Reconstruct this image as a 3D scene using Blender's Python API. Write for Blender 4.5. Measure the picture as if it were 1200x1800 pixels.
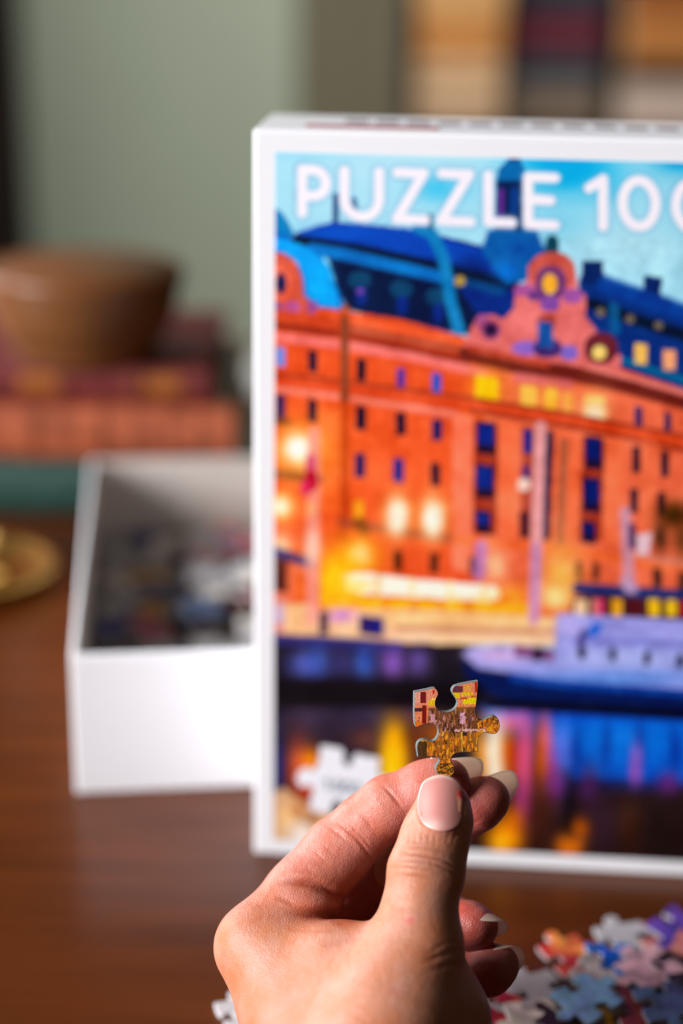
import bpy, bmesh, math, random
import numpy as np
from mathutils import Vector, Matrix
from mathutils.geometry import delaunay_2d_cdt

random.seed(7)
rng = np.random.default_rng(7)
for o in list(bpy.data.objects):
    bpy.data.objects.remove(o)
SC = bpy.context.scene
COL = SC.collection

# ---------------------------------------------------------------- camera
# table top is z = 0, the lens stands above the table edge at (0, 0, CAM_H)
FPX, CAM_H, PITCH, ROLL = 2800.0, 0.3241, 0.337, 0.0175
FOCUS = 0.444
cth, sth, cro, sro = math.cos(PITCH), math.sin(PITCH), math.cos(ROLL), math.sin(ROLL)
FWD = Vector((0, cth, -sth))
_up, _rt = Vector((0, sth, cth)), Vector((1, 0, 0))
RGT = cro * _rt + sro * _up
UPV = -sro * _rt + cro * _up
CPOS = Vector((0, 0, CAM_H))
cam = bpy.data.cameras.new('camera')
cam_ob = bpy.data.objects.new('camera', cam)
COL.objects.link(cam_ob)
m = Matrix((RGT, UPV, -FWD)).transposed().to_4x4()
m.translation = CPOS
cam_ob.matrix_world = m
cam.sensor_fit = 'HORIZONTAL'
cam.sensor_width = 24.0
cam.lens = FPX / 1200.0 * 24.0
cam.clip_start = 0.01
cam.dof.use_dof = True
cam.dof.focus_distance = FOCUS
cam.dof.aperture_fstop = 3.6
cam.dof.aperture_blades = 0
SC.camera = cam_ob

# ---------------------------------------------------------------- world, window light, exposure
w = bpy.data.worlds.new('world')
SC.world = w
w.use_nodes = True
w.node_tree.nodes['Background'].inputs[0].default_value = (0.93, 0.96, 1.0, 1)
w.node_tree.nodes['Background'].inputs[1].default_value = 0.045
WINS = [dict(x=-2.0, y0=-1.10, y1=0.25, z0=0.35, z1=1.70, e=190), dict(x=-2.0, y0=1.55, y1=3.05, z0=0.10, z1=1.75, e=110)]   # left-wall window; the second, unseen, is added to brighten far wall and bowl
for Wn in WINS:
    L = bpy.data.lights.new('window_and_fill_light', 'AREA')
    L.shape = 'RECTANGLE'
    L.size, L.size_y = Wn['z1'] - Wn['z0'], Wn['y1'] - Wn['y0']
    L.energy = Wn['e']
    L.color = (0.985, 0.985, 1.0)
    lo = bpy.data.objects.new('window_and_fill_light', L)
    COL.objects.link(lo)
    lo.location = (Wn['x'] - 0.02, (Wn['y0'] + Wn['y1']) / 2, (Wn['z0'] + Wn['z1']) / 2)
    lo.rotation_euler = (0, math.radians(-90), 0)
    lo.visible_camera = True
SC.view_settings.view_transform = 'Standard'
SC.view_settings.look = 'None'
SC.view_settings.gamma = 1
SC.view_settings.use_curve_mapping = False
SC.view_settings.exposure = 0.0


# ---------------------------------------------------------------- helpers
def at(px, py, D):
    """point seen at pixel (px, py) at distance D (m) along the viewing axis"""
    return CPOS + D * (FWD + RGT * ((px - 600) / FPX) - UPV * ((py - 900) / FPX))


def on_z(px, py, z=0.0):
    d = FWD + RGT * ((px - 600) / FPX) - UPV * ((py - 900) / FPX)
    return CPOS + d * ((z - CAM_H) / d.z)


def lin(c):
    c = np.asarray(c, float)
    return np.where(c <= 0.04045, c / 12.92, ((c + 0.055) / 1.055) ** 2.4)


def L3(r, g, b):
    return tuple(float(v) for v in lin((r / 255, g / 255, b / 255)))


def mat(name, col, rough=0.5, metal=0.0, spec=0.5, noise=0.0, nscale=40.0, bump=0.0, bscale=200.0, stretch=(1, 1, 1), coat=0.0):
    mt = bpy.data.materials.new(name)
    mt.use_nodes = True
    nt = mt.node_tree
    b = nt.nodes['Principled BSDF']
    b.inputs['Base Color'].default_value = (*col, 1)
    b.inputs['Roughness'].default_value = rough
    b.inputs['Metallic'].default_value = metal
    b.inputs['Specular IOR Level'].default_value = spec
    b.inputs['Coat Weight'].default_value = coat
    tc = nt.nodes.new('ShaderNodeTexCoord')
    mp = nt.nodes.new('ShaderNodeMapping')
    mp.inputs['Scale'].default_value = stretch
    nt.links.new(tc.outputs['Object'], mp.inputs[0])
    if noise:
        n = nt.nodes.new('ShaderNodeTexNoise')
        n.inputs['Scale'].default_value = nscale
        n.inputs['Detail'].default_value = 6
        nt.links.new(mp.outputs[0], n.inputs['Vector'])
        r = nt.nodes.new('ShaderNodeValToRGB')
        r.color_ramp.elements[0].position = 0.3
        r.color_ramp.elements[1].position = 0.7
        r.color_ramp.elements[0].color = (*[c * (1 - noise) for c in col], 1)
        r.color_ramp.elements[1].color = (*[min(1, c * (1 + noise)) for c in col], 1)
        nt.links.new(n.outputs['Fac'], r.inputs[0])
        nt.links.new(r.outputs[0], b.inputs['Base Color'])
    if bump:
        n2 = nt.nodes.new('ShaderNodeTexNoise')
        n2.inputs['Scale'].default_value = bscale
        n2.inputs['Detail'].default_value = 4
        nt.links.new(mp.outputs[0], n2.inputs['Vector'])
        bp = nt.nodes.new('ShaderNodeBump')
        bp.inputs['Strength'].default_value = bump
        bp.inputs['Distance'].default_value = 0.001
        nt.links.new(n2.outputs['Fac'], bp.inputs['Height'])
        nt.links.new(bp.outputs[0], b.inputs['Normal'])
    return mt


def mat_attr(name, attr, rough=0.4, spec=0.5, coat=0.0, bump=0.0, bscale=900.0):
    mt = mat(name, (0.5, 0.5, 0.5), rough, 0, spec, coat=coat, bump=bump, bscale=bscale)
    nt = mt.node_tree
    a = nt.nodes.new('ShaderNodeAttribute')
    a.attribute_name = attr
    nt.links.new(a.outputs['Color'], nt.nodes['Principled BSDF'].inputs['Base Color'])
    return mt


def link_mesh(name, me, parent=None, mats=(), smooth=False):
    for mm in mats:
        me.materials.append(mm)
    if smooth:
        me.polygons.foreach_set('use_smooth', [True] * len(me.polygons))
    o = bpy.data.objects.new(name, me)
    COL.objects.link(o)
    if parent:
        o.parent = parent
    return o


def from_bm(name, bm, mt, parent=None, smooth=False):
    bmesh.ops.recalc_face_normals(bm, faces=bm.faces)
    me = bpy.data.meshes.new(name)
    bm.to_mesh(me)
    bm.free()
    return link_mesh(name, me, parent, tuple(mt) if isinstance(mt, (list, tuple)) else (mt,), smooth)


def add_box(bm, x0, x1, y0, y1, z0, z1, bev=0.0, seg=2):
    g = bmesh.ops.create_cube(bm, size=1)
    vs = g['verts']
    for v in vs:
        v.co = Vector(((x0 + x1) / 2 + v.co.x * (x1 - x0), (y0 + y1) / 2 + v.co.y * (y1 - y0), (z0 + z1) / 2 + v.co.z * (z1 - z0)))
    if bev:
        es = list({e for v in vs for e in v.link_edges})
        bmesh.ops.bevel(bm, geom=es, offset=bev, segments=seg, affect='EDGES', profile=0.5)


def box(name, x0, x1, y0, y1, z0, z1, mt, parent=None, bev=0.0):
    bm = bmesh.new()
    add_box(bm, x0, x1, y0, y1, z0, z1, bev)
    return from_bm(name, bm, mt, parent)


def lathe(name, prof, mt, parent=None, n=64):
    vs, fs = [], []
    for (r, z) in prof:
        for k in range(n):
            a = 2 * math.pi * k / n
            vs.append((r * math.cos(a), r * math.sin(a), z))
    for i in range(len(prof) - 1):
        for k in range(n):
            fs.append((i * n + k, i * n + (k + 1) % n, (i + 1) * n + (k + 1) % n, (i + 1) * n + k))
    fs.append(tuple(reversed(range(n))))
    fs.append(tuple((len(prof) - 1) * n + k for k in range(n)))
    me = bpy.data.meshes.new(name)
    me.from_pydata(vs, [], fs)
    return link_mesh(name, me, parent, (mt,), True)


def empty(name, loc, rz=0.0, label=None, cat=None, group=None):
    o = bpy.data.objects.new(name, None)
    COL.objects.link(o)
    o.empty_display_size = 0.02
    o.location = loc
    o.rotation_euler = (0, 0, rz)
    return tag(o, label, cat, group)


def tag(o, label=None, cat=None, group=None, kind=None):
    if label: o['label'] = label
    if cat: o['category'] = cat
    if group: o['group'] = group
    if kind: o['kind'] = kind
    return o


# ---------------------------------------------------------------- a small painter for flat print
class Canvas:
    """colour field in picture coordinates (x right, y down), sampled onto printed faces"""
    def __init__(s, x0, y0, x1, y1, step, col):
        s.x0, s.y0, s.st = x0, y0, step
        s.X, s.Y = np.meshgrid(np.arange(x0, x1, step, dtype=float), np.arange(y0, y1, step, dtype=float))
        s.C = np.empty(s.X.shape + (3,))
        s.C[:] = np.array(col) / 255.0

    def mix(s, a, col):
        s.C += (np.array(col) / 255.0 - s.C) * a[..., None]

    def poly(s, pts, col, a=1.0):
        P = np.array(pts, float)
        i0 = max(0, int((P[:, 1].min() - s.y0) / s.st) - 1); i1 = int((P[:, 1].max() - s.y0) / s.st) + 2
        j0 = max(0, int((P[:, 0].min() - s.x0) / s.st) - 1); j1 = int((P[:, 0].max() - s.x0) / s.st) + 2
        X, Y = s.X[i0:i1, j0:j1], s.Y[i0:i1, j0:j1]
        ins = np.zeros(X.shape, bool)
        Q = np.roll(P, -1, 0)
        for (ax, ay), (bx, by) in zip(P, Q):
            if ay == by: continue
            ins ^= ((ay > Y) != (by > Y)) & (X < (bx - ax) * (Y - ay) / (by - ay) + ax)
        s.C[i0:i1, j0:j1] += (np.array(col) / 255.0 - s.C[i0:i1, j0:j1]) * (ins * a)[..., None]

    def rect(s, cx, cy, w, h, col, a=1.0, skew=0.12):
        k = skew * w / 2
        s.poly([(cx - w / 2, cy - h / 2 - k), (cx + w / 2, cy - h / 2 + k), (cx + w / 2, cy + h / 2 + k), (cx - w / 2, cy + h / 2 - k)], col, a)

    def ell(s, cx, cy, rx, ry, col, a=1.0):
        s.mix(((((s.X - cx) / rx) ** 2 + ((s.Y - cy) / ry) ** 2) < 1) * a, col)

    def glow(s, cx, cy, rx, ry, col, a=1.0):
        s.mix(np.clip(np.exp(-(((s.X - cx) / rx) ** 2 + ((s.Y - cy) / ry) ** 2)) * a, 0, 1), col)

    def line(s, pts, w, col, a=1.0, soft=0.0):
        d = np.full(s.X.shape, 1e9)
        for (ax, ay), (bx, by) in zip(pts[:-1], pts[1:]):
            dx, dy = bx - ax, by - ay
            t = np.clip(((s.X - ax) * dx + (s.Y - ay) * dy) / max(dx * dx + dy * dy, 1e-9), 0, 1)
            d = np.minimum(d, np.hypot(s.X - ax - t * dx, s.Y - ay - t * dy))
        k = np.clip((w / 2 + soft - d) / (soft + 1e-6), 0, 1) if soft else (d < w / 2).astype(float)
        s.mix(k * a, col)

    def sample(s, px, py):
        fx = np.clip((np.asarray(px) - s.x0) / s.st, 0, s.X.shape[1] - 1.001)
        fy = np.clip((np.asarray(py) - s.y0) / s.st, 0, s.X.shape[0] - 1.001)
        i, j = fy.astype(int), fx.astype(int)
        u, v = (fx - j)[:, None], (fy - i)[:, None]
        C = s.C
        return (C[i, j] * (1 - u) * (1 - v) + C[i, j + 1] * u * (1 - v) + C[i + 1, j] * (1 - u) * v + C[i + 1, j + 1] * u * v)


def set_colours(me, rgb, name='print', gain=0.86):
    a = me.attributes.new(name, 'FLOAT_COLOR', 'POINT')
    c = np.ones((len(rgb), 4), np.float32)
    c[:, :3] = lin(np.clip(rgb, 0, 1)) * gain
    a.data.foreach_set('color', c.ravel())


# ---------------------------------------------------------------- materials
M = dict(
    green=mat('sage_wall_paint', L3(136, 142, 123), 0.8, spec=0.2, noise=0.03, nscale=3),
    olive=mat('shaded_sage_wall', L3(104, 97, 78), 0.8, spec=0.2, noise=0.03, nscale=3),  # olive stands for sage paint in shade, darkness put into the colour
    olive_dark=mat('dark_olive_wall_paint', L3(74, 70, 56), 0.8, spec=0.2, noise=0.03, nscale=3),
    skirting=mat('skirting_paint', L3(205, 205, 198), 0.5),
    floorwood=mat('dark_floor', L3(38, 32, 26), 0.6, spec=0.3, noise=0.2, nscale=6),
    darkwood=mat('dark_stained_wood', L3(34, 24, 18), 0.5, noise=0.25, nscale=12, stretch=(1, 1, 6)),
    table=mat('polished_brown_wood', L3(84, 39, 10), 0.27, spec=0.32, noise=0.22, nscale=9, stretch=(1.2, 9, 1), bump=0.03, bscale=60),
    card=mat('white_box_card', L3(238, 238, 242), 0.45, spec=0.4, noise=0.008, nscale=30),
    greycard=mat('grey_chipboard', L3(190, 187, 190), 0.8, spec=0.2, noise=0.05, nscale=300),
    lining=mat('shaded_box_inside', L3(212, 202, 194), 0.8, spec=0.2, noise=0.04, nscale=60),  # inner faces of the white card, interior shade put into this grey
    bowl=mat('turned_wood', L3(116, 70, 34), 0.42, noise=0.3, nscale=14, stretch=(1, 1, 5), coat=0.1),
    brass=mat('aged_brass', L3(196, 160, 84), 0.32, metal=1.0, noise=0.12, nscale=40),
    gilt=mat('gilt', L3(190, 116, 50), 0.38, metal=0.6, noise=0.3, nscale=260),
    pages=mat('book_pages', L3(196, 182, 152), 0.85, spec=0.2, noise=0.1, nscale=30, stretch=(1, 1, 40)),
    caseside=mat('bookcase_side_paint', L3(104, 97, 78), 0.7, spec=0.2, noise=0.05, nscale=8),
    print=mat_attr('glossy_print', 'print', 0.4, 0.22),
    piece_print=mat_attr('piece_print', 'print', 0.33, 0.5, bump=0.25, bscale=2500),
    sideprint=mat('box_side_lettering', L3(128, 116, 122), 0.5),
    sideprint_red=mat('box_side_red_print', L3(176, 92, 96), 0.5),
)

# ================================================================= STRUCTURE
FLOOR = -0.75
tag(box('floor', -2.2, 3.2, -2.2, 6.6, FLOOR - 0.05, FLOOR, M['floorwood']), kind='structure')


def wall_seg(name, p, q, thick, z0, z1, mt, parent=None):
    """upright slab whose front face runs p -> q, thickness behind it (left of p -> q)"""
    p, q = Vector((*p, 0)), Vector((*q, 0))
    t = (q - p).normalized()
    n = Vector((-t.y, t.x, 0)) * thick
    vs = [(*(c.xy), z) for z in (z0, z1) for c in (p, q, q + n, p + n)]
    me = bpy.data.meshes.new(name)
    me.from_pydata([Vector(v) for v in vs], [], [(3, 2, 1, 0), (4, 5, 6, 7), (0, 1, 5, 4), (1, 2, 6, 5), (2, 3, 7, 6), (3, 0, 4, 7)])
    return link_mesh(name, me, parent, (mt,))


def ground_px(px, py, z):
    p = on_z(px, py, z)
    return (p.x, p.y)


# sage wall standing at an angle, ending in an outside corner
cornr = Vector(ground_px(517, 640, FLOOR + 0.12))
far = Vector(ground_px(300, 588, FLOOR + 0.12))
dirw = (far - cornr).normalized()
pL = cornr + dirw * 2.1
tag(wall_seg('wall_partition', pL, cornr, 0.14, FLOOR, 2.0, M['green']), kind='structure')
nrm = Vector((dirw.y, -dirw.x))
if nrm.y > 0: nrm = -nrm
sk0, sk1 = pL + nrm * 0.015, cornr + nrm * 0.015
tag(wall_seg('baseboard_partition', sk0, sk1, 0.013, FLOOR, FLOOR + 0.12, M['skirting']), kind='structure')
# dark door frame further along the sage wall
dc = at(-40, 300, 5.2)
BK = 4.9
# left wall with the window opening and the added fill opening
def left_wall():
    bm = bmesh.new()
    x0, x1 = WINS[0]['x'] - 0.16, WINS[0]['x']
    y = -2.2
    for Wn in WINS:
        add_box(bm, x0, x1, y, Wn['y0'], FLOOR, 2.0)
        add_box(bm, x0, x1, Wn['y0'], Wn['y1'], FLOOR, Wn['z0'])
        add_box(bm, x0, x1, Wn['y0'], Wn['y1'], Wn['z1'], 2.0)
        y = Wn['y1']
    add_box(bm, x0, x1, y, 6.6, FLOOR, 2.0)
    return from_bm('wall_left', bm, M['olive_dark'])
tag(left_wall(), kind='structure')
for k, Wn in enumerate(WINS):  # frames; the second one belongs to the added fill opening
    wf = bmesh.new()
    y0, y1, z0, z1 = Wn['y0'], Wn['y1'], Wn['z0'], Wn['z1']
    ym = (y0 + y1) / 2
    for (a0, a1, b0, b1) in ((y0, y1, z0, z0 + 0.05), (y0, y1, z1 - 0.05, z1), (y0, y0 + 0.05, z0, z1), (y1 - 0.05, y1, z0, z1), (ym - 0.02, ym + 0.02, z0, z1)):
        add_box(wf, Wn['x'] - 0.01, Wn['x'] + 0.02, a0, a1, b0, b1)
    tag(from_bm('window_%d' % (k + 1), wf, M['skirting']), kind='structure')
tag(box('wall_right', 3.2, 3.35, -2.2, 6.6, FLOOR, 2.0, M['olive_dark']), kind='structure')
tag(box('ceiling', -2.2, 3.35, -2.2, 6.6, 2.0, 2.08, M['darkwood']), kind='structure')
# dark door lining at the far end of the sage wall
dcen = None
for k in range(400):
    c = cornr + dirw * (0.5 + k * 0.004)
    v = Vector((c.x, c.y, 0.2)) - CPOS
    if 600 + FPX * v.dot(RGT) / v.dot(FWD) < 38:
        dcen = c
        break
tag(wall_seg('trim_1', dcen + dirw * 0.5 + nrm * 0.05, dcen + nrm * 0.05, 0.045, FLOOR, 1.9, M['darkwood']), kind='structure')

# ================================================================= TABLE
tb = empty('table', (0, 0.5, FLOOR), 0, 'polished dark brown wooden table under the puzzle boxes and books', 'table')
TX0, TX1, TY0, TY1 = -0.95, 0.95, -0.62, 0.70
H = -FLOOR
box('table_top', TX0, TX1, TY0, TY1, H - 0.032, H, M['table'], tb, 0.004)
box('apron', TX0 + 0.08, TX1 - 0.08, TY0 + 0.08, TY0 + 0.10, H - 0.12, H - 0.033, M['table'], tb)
box('apron', TX0 + 0.08, TX1 - 0.08, TY1 - 0.10, TY1 - 0.08, H - 0.12, H - 0.033, M['table'], tb)
box('apron', TX0 + 0.08, TX0 + 0.10, TY0 + 0.10, TY1 - 0.10, H - 0.12, H - 0.033, M['table'], tb)
box('apron', TX1 - 0.10, TX1 - 0.08, TY0 + 0.10, TY1 - 0.10, H - 0.12, H - 0.033, M['table'], tb)
for sx in (TX0 + 0.05, TX1 - 0.11):
    for sy in (TY0 + 0.05, TY1 - 0.11):
        box('leg', sx, sx + 0.06, sy, sy + 0.06, 0, H - 0.033, M['table'], tb, 0.005)

# ================================================================= PUZZLE BOX LID
LID = dict(x=-0.0309, y=0.5295, yaw=-0.0672, w=0.19, h=0.27, d=0.052, t=0.0016)
lid = empty('puzzle_box', (LID['x'], LID['y'], 0), LID['yaw'], 'upright white puzzle box lid printed with a waterfront hotel picture', 'box lid')
W_, H_, D_, T_ = LID['w'], LID['h'], LID['d'], LID['t']


def open_box_bm(w, d, h, t, bev=0.0012):
    """tray open at the top: one closed shell"""
    bm = bmesh.new()
    o = [bm.verts.new(p) for p in ((0, 0, 0), (w, 0, 0), (w, d, 0), (0, d, 0), (0, 0, h), (w, 0, h), (w, d, h), (0, d, h))]
    i = [bm.verts.new(p) for p in ((t, t, t), (w - t, t, t), (w - t, d - t, t), (t, d - t, t), (t, t, h), (w - t, t, h), (w - t, d - t, h), (t, d - t, h))]
    F = [(0, 3, 2, 1), (0, 1, 5, 4), (1, 2, 6, 5), (2, 3, 7, 6), (3, 0, 4, 7)]
    out_e = set()
    for f in F:
        fc = bm.faces.new([o[k] for k in f])
        out_e.update(fc.edges)
    for f in F:
        bm.faces.new([i[k] for k in reversed(f)]).material_index = 1
    for a, b in ((4, 5), (5, 6), (6, 7), (7, 4)):
        bm.faces.new((o[a], o[b], i[b], i[a]))
    bmesh.ops.recalc_face_normals(bm, faces=bm.faces)
    if bev:
        bmesh.ops.bevel(bm, geom=list(out_e), offset=bev, segments=3, affect='EDGES', profile=0.5)
    return bm


bm = open_box_bm(W_, H_, D_, T_)
# lay the open tray upright: its floor becomes the front, the opening faces back
bmesh.ops.transform(bm, verts=bm.verts, matrix=Matrix(((1, 0, 0, 0), (0, 0, 1, 0), (0, 1, 0, 0), (0, 0, 0, 1))))
from_bm('lid_shell', bm, [M['card'], M['lining']], lid)

# ---- the printed picture -------------------------------------------------
K = Canvas(470, 236, 1500, 1530, 2.0, (160, 216, 234))
# sky
for a in ((560, 262, 90, 14, (120, 205, 232), .8), (700, 300, 160, 40, (178, 222, 236), .9), (770, 335, 60, 22, (104, 202, 232), .8), (860, 268, 70, 16, (176, 222, 236), .8),
          (1000, 300, 85, 45, (0, 176, 224), 1.), (960, 268, 60, 16, (40, 184, 226), .8), (1090, 262, 60, 20, (150, 206, 226), .8), (1210, 290, 60, 25, (0, 166, 218), .9),
          (1010, 345, 70, 18, (126, 206, 230), .9), (985, 395, 60, 30, (110, 200, 228), .7), (1120, 430, 120, 40, (168, 216, 230), .9), (1190, 330, 40, 60, (150, 208, 226), .7),
          (1330, 350, 120, 60, (70, 190, 226), .8), (1400, 480, 120, 60, (168, 216, 230), .8), (620, 350, 120, 40, (168, 218, 234), .7), (760, 400, 80, 24, (160, 218, 236), .7)):
    K.glow(a[0], a[1], a[2], a[3], a[4], a[5])
K.glow(992, 296, 62, 34, (0, 168, 222), 1.2); K.glow(1195, 285, 30, 14, (0, 160, 218), 1); K.glow(1060, 330, 40, 20, (60, 186, 226), .6); K.glow(770, 330, 36, 22, (60, 190, 230), .8); K.glow(520, 258, 60, 8, (110, 200, 230), .7)
# spires, left dome
K.line([(590, 345), (590, 395)], 11, (20, 62, 120)); K.line([(622, 352), (624, 364)], 9, (20, 80, 130))
K.poly([(470, 362), (492, 370), (506, 388), (518, 412), (470, 430)], (0, 128, 186))
K.poly([(470, 402), (525, 420), (560, 440), (600, 520), (605, 545), (470, 545)], (6, 100, 190))
# roof
K.poly([(515, 412), (560, 396), (590, 390), (660, 396), (735, 404), (800, 420), (872, 438), (905, 450), (915, 520), (900, 570), (830, 590), (640, 560), (600, 470)], (0, 44, 128))
K.poly([(525, 408), (590, 391), (740, 406), (800, 424), (870, 446), (880, 476), (800, 462), (640, 432), (525, 416)], (4, 70, 178))
K.glow(600, 412, 60, 14, (6, 84, 196), .8); K.glow(830, 470, 40, 22, (0, 30, 100), .7)
K.line([(522, 422), (640, 440), (760, 468), (800, 478), (900, 500)], 14, (2, 24, 52), 1, 4)
K.poly([(575, 452), (800, 498), (845, 560), (830, 588), (790, 580), (610, 545), (590, 500)], (2, 26, 66))
K.line([(548, 438), (600, 446), (780, 488)], 17, (0, 116, 196), 1, 4)
K.line([(800, 492), (880, 512)], 12, (0, 70, 130), 1, 3)
K.poly([(482, 416), (530, 430), (556, 446), (578, 470), (590, 505), (596, 540), (566, 536), (540, 516), (533, 478), (510, 450), (482, 436)], (0, 158, 236))
K.glow(560, 495, 22, 36, (0, 176, 250), .9)
for (x, y) in ((632, 500), (705, 516), (768, 530)):
    K.ell(x, y - 8, 20, 16, (10, 66, 104)); K.ell(x + 2, y + 20, 10, 18, (8, 42, 128))
K.ell(633, 512, 6, 6, (120, 70, 170))
K.line([(735, 400), (760, 412), (778, 452), (786, 490), (792, 530), (806, 580)], 17, (14, 124, 184), 1, 4)
K.ell(808, 494, 10, 9, (176, 146, 60)); K.line([(757, 380), (757, 398)], 9, (20, 60, 90))
# tower
K.poly([(856, 408), (870, 400), (942, 402), (952, 430), (966, 446), (940, 490), (890, 500), (846, 440)], (4, 92, 164))
K.glow(890, 478, 20, 16, (0, 110, 210), .9); K.glow(920, 440, 40, 18, (2, 74, 160), .8)
K.poly([(872, 318), (876, 298), (890, 284), (897, 270), (910, 270), (916, 284), (924, 300), (922, 318)], (4, 104, 168))
K.ell(905, 274, 9, 9, (6, 60, 110)); K.line([(905, 262), (905, 272)], 6, (10, 80, 120))
K.poly([(872, 318), (920, 318), (918, 405), (872, 402)], (10, 36, 84)); K.line([(880, 335), (880, 376)], 10, (96, 40, 140)); K.line([(904, 335), (902, 372)], 12, (6, 62, 138))
K.ell(970, 432, 12, 20, (10, 70, 90))
# right-hand roofs
K.poly([(1016, 500), (1024, 474), (1060, 476), (1064, 494), (1130, 514), (1166, 524), (1240, 560), (1500, 640), (1500, 790), (1200, 690), (1085, 650), (1035, 580)], (2, 48, 122))
K.poly([(1022, 460), (1060, 460), (1058, 500), (1024, 500)], (4, 34, 92)); K.poly([(1130, 484), (1164, 488), (1160, 524), (1132, 520)], (2, 36, 96))
K.line([(1064, 500), (1200, 548), (1500, 650)], 22, (2, 62, 150), .9, 8)
K.line([(1040, 534), (1110, 560), (1200, 588), (1500, 680)], 16, (0, 22, 48), 1, 5)
K.line([(1078, 540), (1082, 580)], 14, (10, 96, 150), .8, 4)
for (x, y) in ((1055, 549), (1107, 561), (1157, 572), (1215, 590)): K.ell(x, y, 8, 8, (112, 100, 84))
K.line([(1090, 632), (1200, 668), (1500, 766)], 9, (0, 104, 150), 1, 3)
for (x, y, c) in ((1127, 622, (252, 190, 92)), (1177, 633, (250, 160, 110)), (1232, 650, (250, 190, 92)), (1290, 668, (246, 170, 96))): K.rect(x, y, 22, 36, c)
# facade
K.poly([(470, 536), (560, 540), (700, 560), (830, 596), (1010, 630), (1085, 645), (1200, 684), (1500, 774), (1500, 1110), (470, 1110)], (224, 80, 34))
K.poly([(850, 625), (1085, 660), (1500, 790), (1500, 1060), (850, 1040)], (232, 104, 68))
K.glow(560, 820, 100, 150, (246, 104, 38), .6); K.glow(740, 820, 100, 110, (240, 94, 42), .6); K.glow(990, 850, 60, 110, (246, 112, 64), .7)
# left gable
K.poly([(470, 444), (500, 446), (520, 460), (530, 486), (534, 520), (556, 540), (556, 552), (470, 552)], (206, 84, 60)); K.poly([(470, 470), (500, 470), (512, 490), (512, 530), (470, 530)], (228, 96, 66))
K.ell(494, 498, 9, 19, (20, 30, 80)); K.ell(514, 540, 14, 12, (178, 84, 140)); K.ell(548, 540, 9, 12, (150, 74, 140)); K.ell(488, 540, 8, 9, (130, 70, 140))
# cornices
K.line([(470, 556), (600, 572), (820, 618)], 24, (206, 72, 36), 1, 3)
K.line([(470, 570), (600, 588), (820, 634)], 10, (150, 46, 26), 1, 3)
K.line([(610, 562), (820, 604)], 9, (240, 100, 56)); K.line([(600, 575), (815, 616)], 6, (150, 90, 70), .8)
K.line([(470, 590), (600, 606), (720, 626), (850, 656)], 13, (234, 116, 110), 1, 3)
# pediment
K.poly([(816, 606), (830, 572), (846, 556), (866, 552), (884, 562), (902, 544), (906, 510), (926, 494), (928, 468), (944, 450), (968, 443), (994, 454), (1012, 478), (1016, 506), (1030, 520),
        (1028, 556), (1046, 578), (1062, 604), (1090, 624), (1092, 652), (960, 640), (816, 622)], (224, 112, 108))
K.ell(970, 478, 42, 36, (196, 84, 72)); K.ell(968, 498, 28, 32, (112, 56, 110)); K.ell(966, 499, 13, 19, (252, 176, 52))
for (x, y, rx, ry, c) in ((922, 510, 20, 12, (170, 84, 150)), (940, 520, 14, 10, (110, 60, 130)), (966, 534, 18, 14, (130, 74, 160)), (1006, 520, 18, 14, (160, 84, 160)), (848, 566, 14, 14, (170, 84, 130)),
                         (862, 580, 18, 17, (140, 66, 120)), (862, 580, 12, 11, (40, 18, 56)), (925, 612, 26, 13, (140, 98, 190)), (1000, 620, 16, 14, (130, 104, 196)), (962, 612, 26, 18, (70, 44, 110))):
    K.ell(x, y, rx, ry, c)
K.ell(960, 566, 18, 16, (176, 70, 56)); K.rect(958, 588, 26, 46, (20, 84, 160)); K.line([(958, 566), (958, 610)], 4, (10, 50, 110))
K.ell(1056, 612, 30, 28, (104, 30, 44)); K.ell(1053, 620, 13, 13, (236, 200, 104))
K.line([(820, 622), (900, 642), (1010, 658), (1100, 678), (1200, 706), (1500, 790)], 22, (110, 34, 26), 1, 5)
K.line([(826, 612), (920, 632), (960, 640)], 10, (190, 72, 50), 1, 3); K.line([(1030, 644), (1110, 664), (1200, 690), (1500, 776)], 8, (224, 120, 110), 1, 3)
K.line([(910, 664), (1000, 676)], 12, (214, 96, 110), .9, 4)
# attic windows
for (x, y, w_, h_, c) in ((493, 627, 15, 34, (110, 140, 220)), (549, 635, 15, 38, (20, 14, 48)), (635, 650, 16, 40, (26, 16, 40)), (704, 664, 15, 34, (80, 50, 150)), (768, 674, 16, 36, (24, 84, 190)),
                          (1122, 732, 13, 36, (44, 34, 96)), (1173, 742, 13, 36, (44, 34, 84)), (1226, 756, 13, 36, (44, 34, 84)), (1280, 772, 13, 36, (44, 34, 84))):
    K.rect(x, y, w_, h_, c)
for (x, y, w_, h_, c) in ((856, 684, 40, 44, (255, 196, 12)), (930, 697, 28, 36, (255, 196, 84)), (968, 701, 22, 36, (255, 186, 60)), (998, 707, 18, 32, (246, 160, 70)), (1045, 716, 36, 42, (255, 190, 96))):
    K.glow(x, y, w_ * .75, h_ * .75, c, .55); K.rect(x, y, w_, h_, c)
K.glow(1045, 726, 20, 16, (255, 226, 196), 1)
# string course
K.line([(470, 664), (600, 680), (830, 712), (1000, 738), (1200, 778), (1500, 850)], 18, (222, 78, 36), 1, 3)
K.line([(470, 655), (600, 670), (830, 700), (1000, 728), (1200, 766), (1500, 836)], 5, (150, 50, 30), .8, 2)
K.line([(470, 682), (600, 698), (800, 728)], 9, (236, 130, 112), .9, 3)
K.line([(830, 722), (1000, 750), (1200, 790), (1500, 862)], 6, (140, 44, 30), .8, 2)
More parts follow.
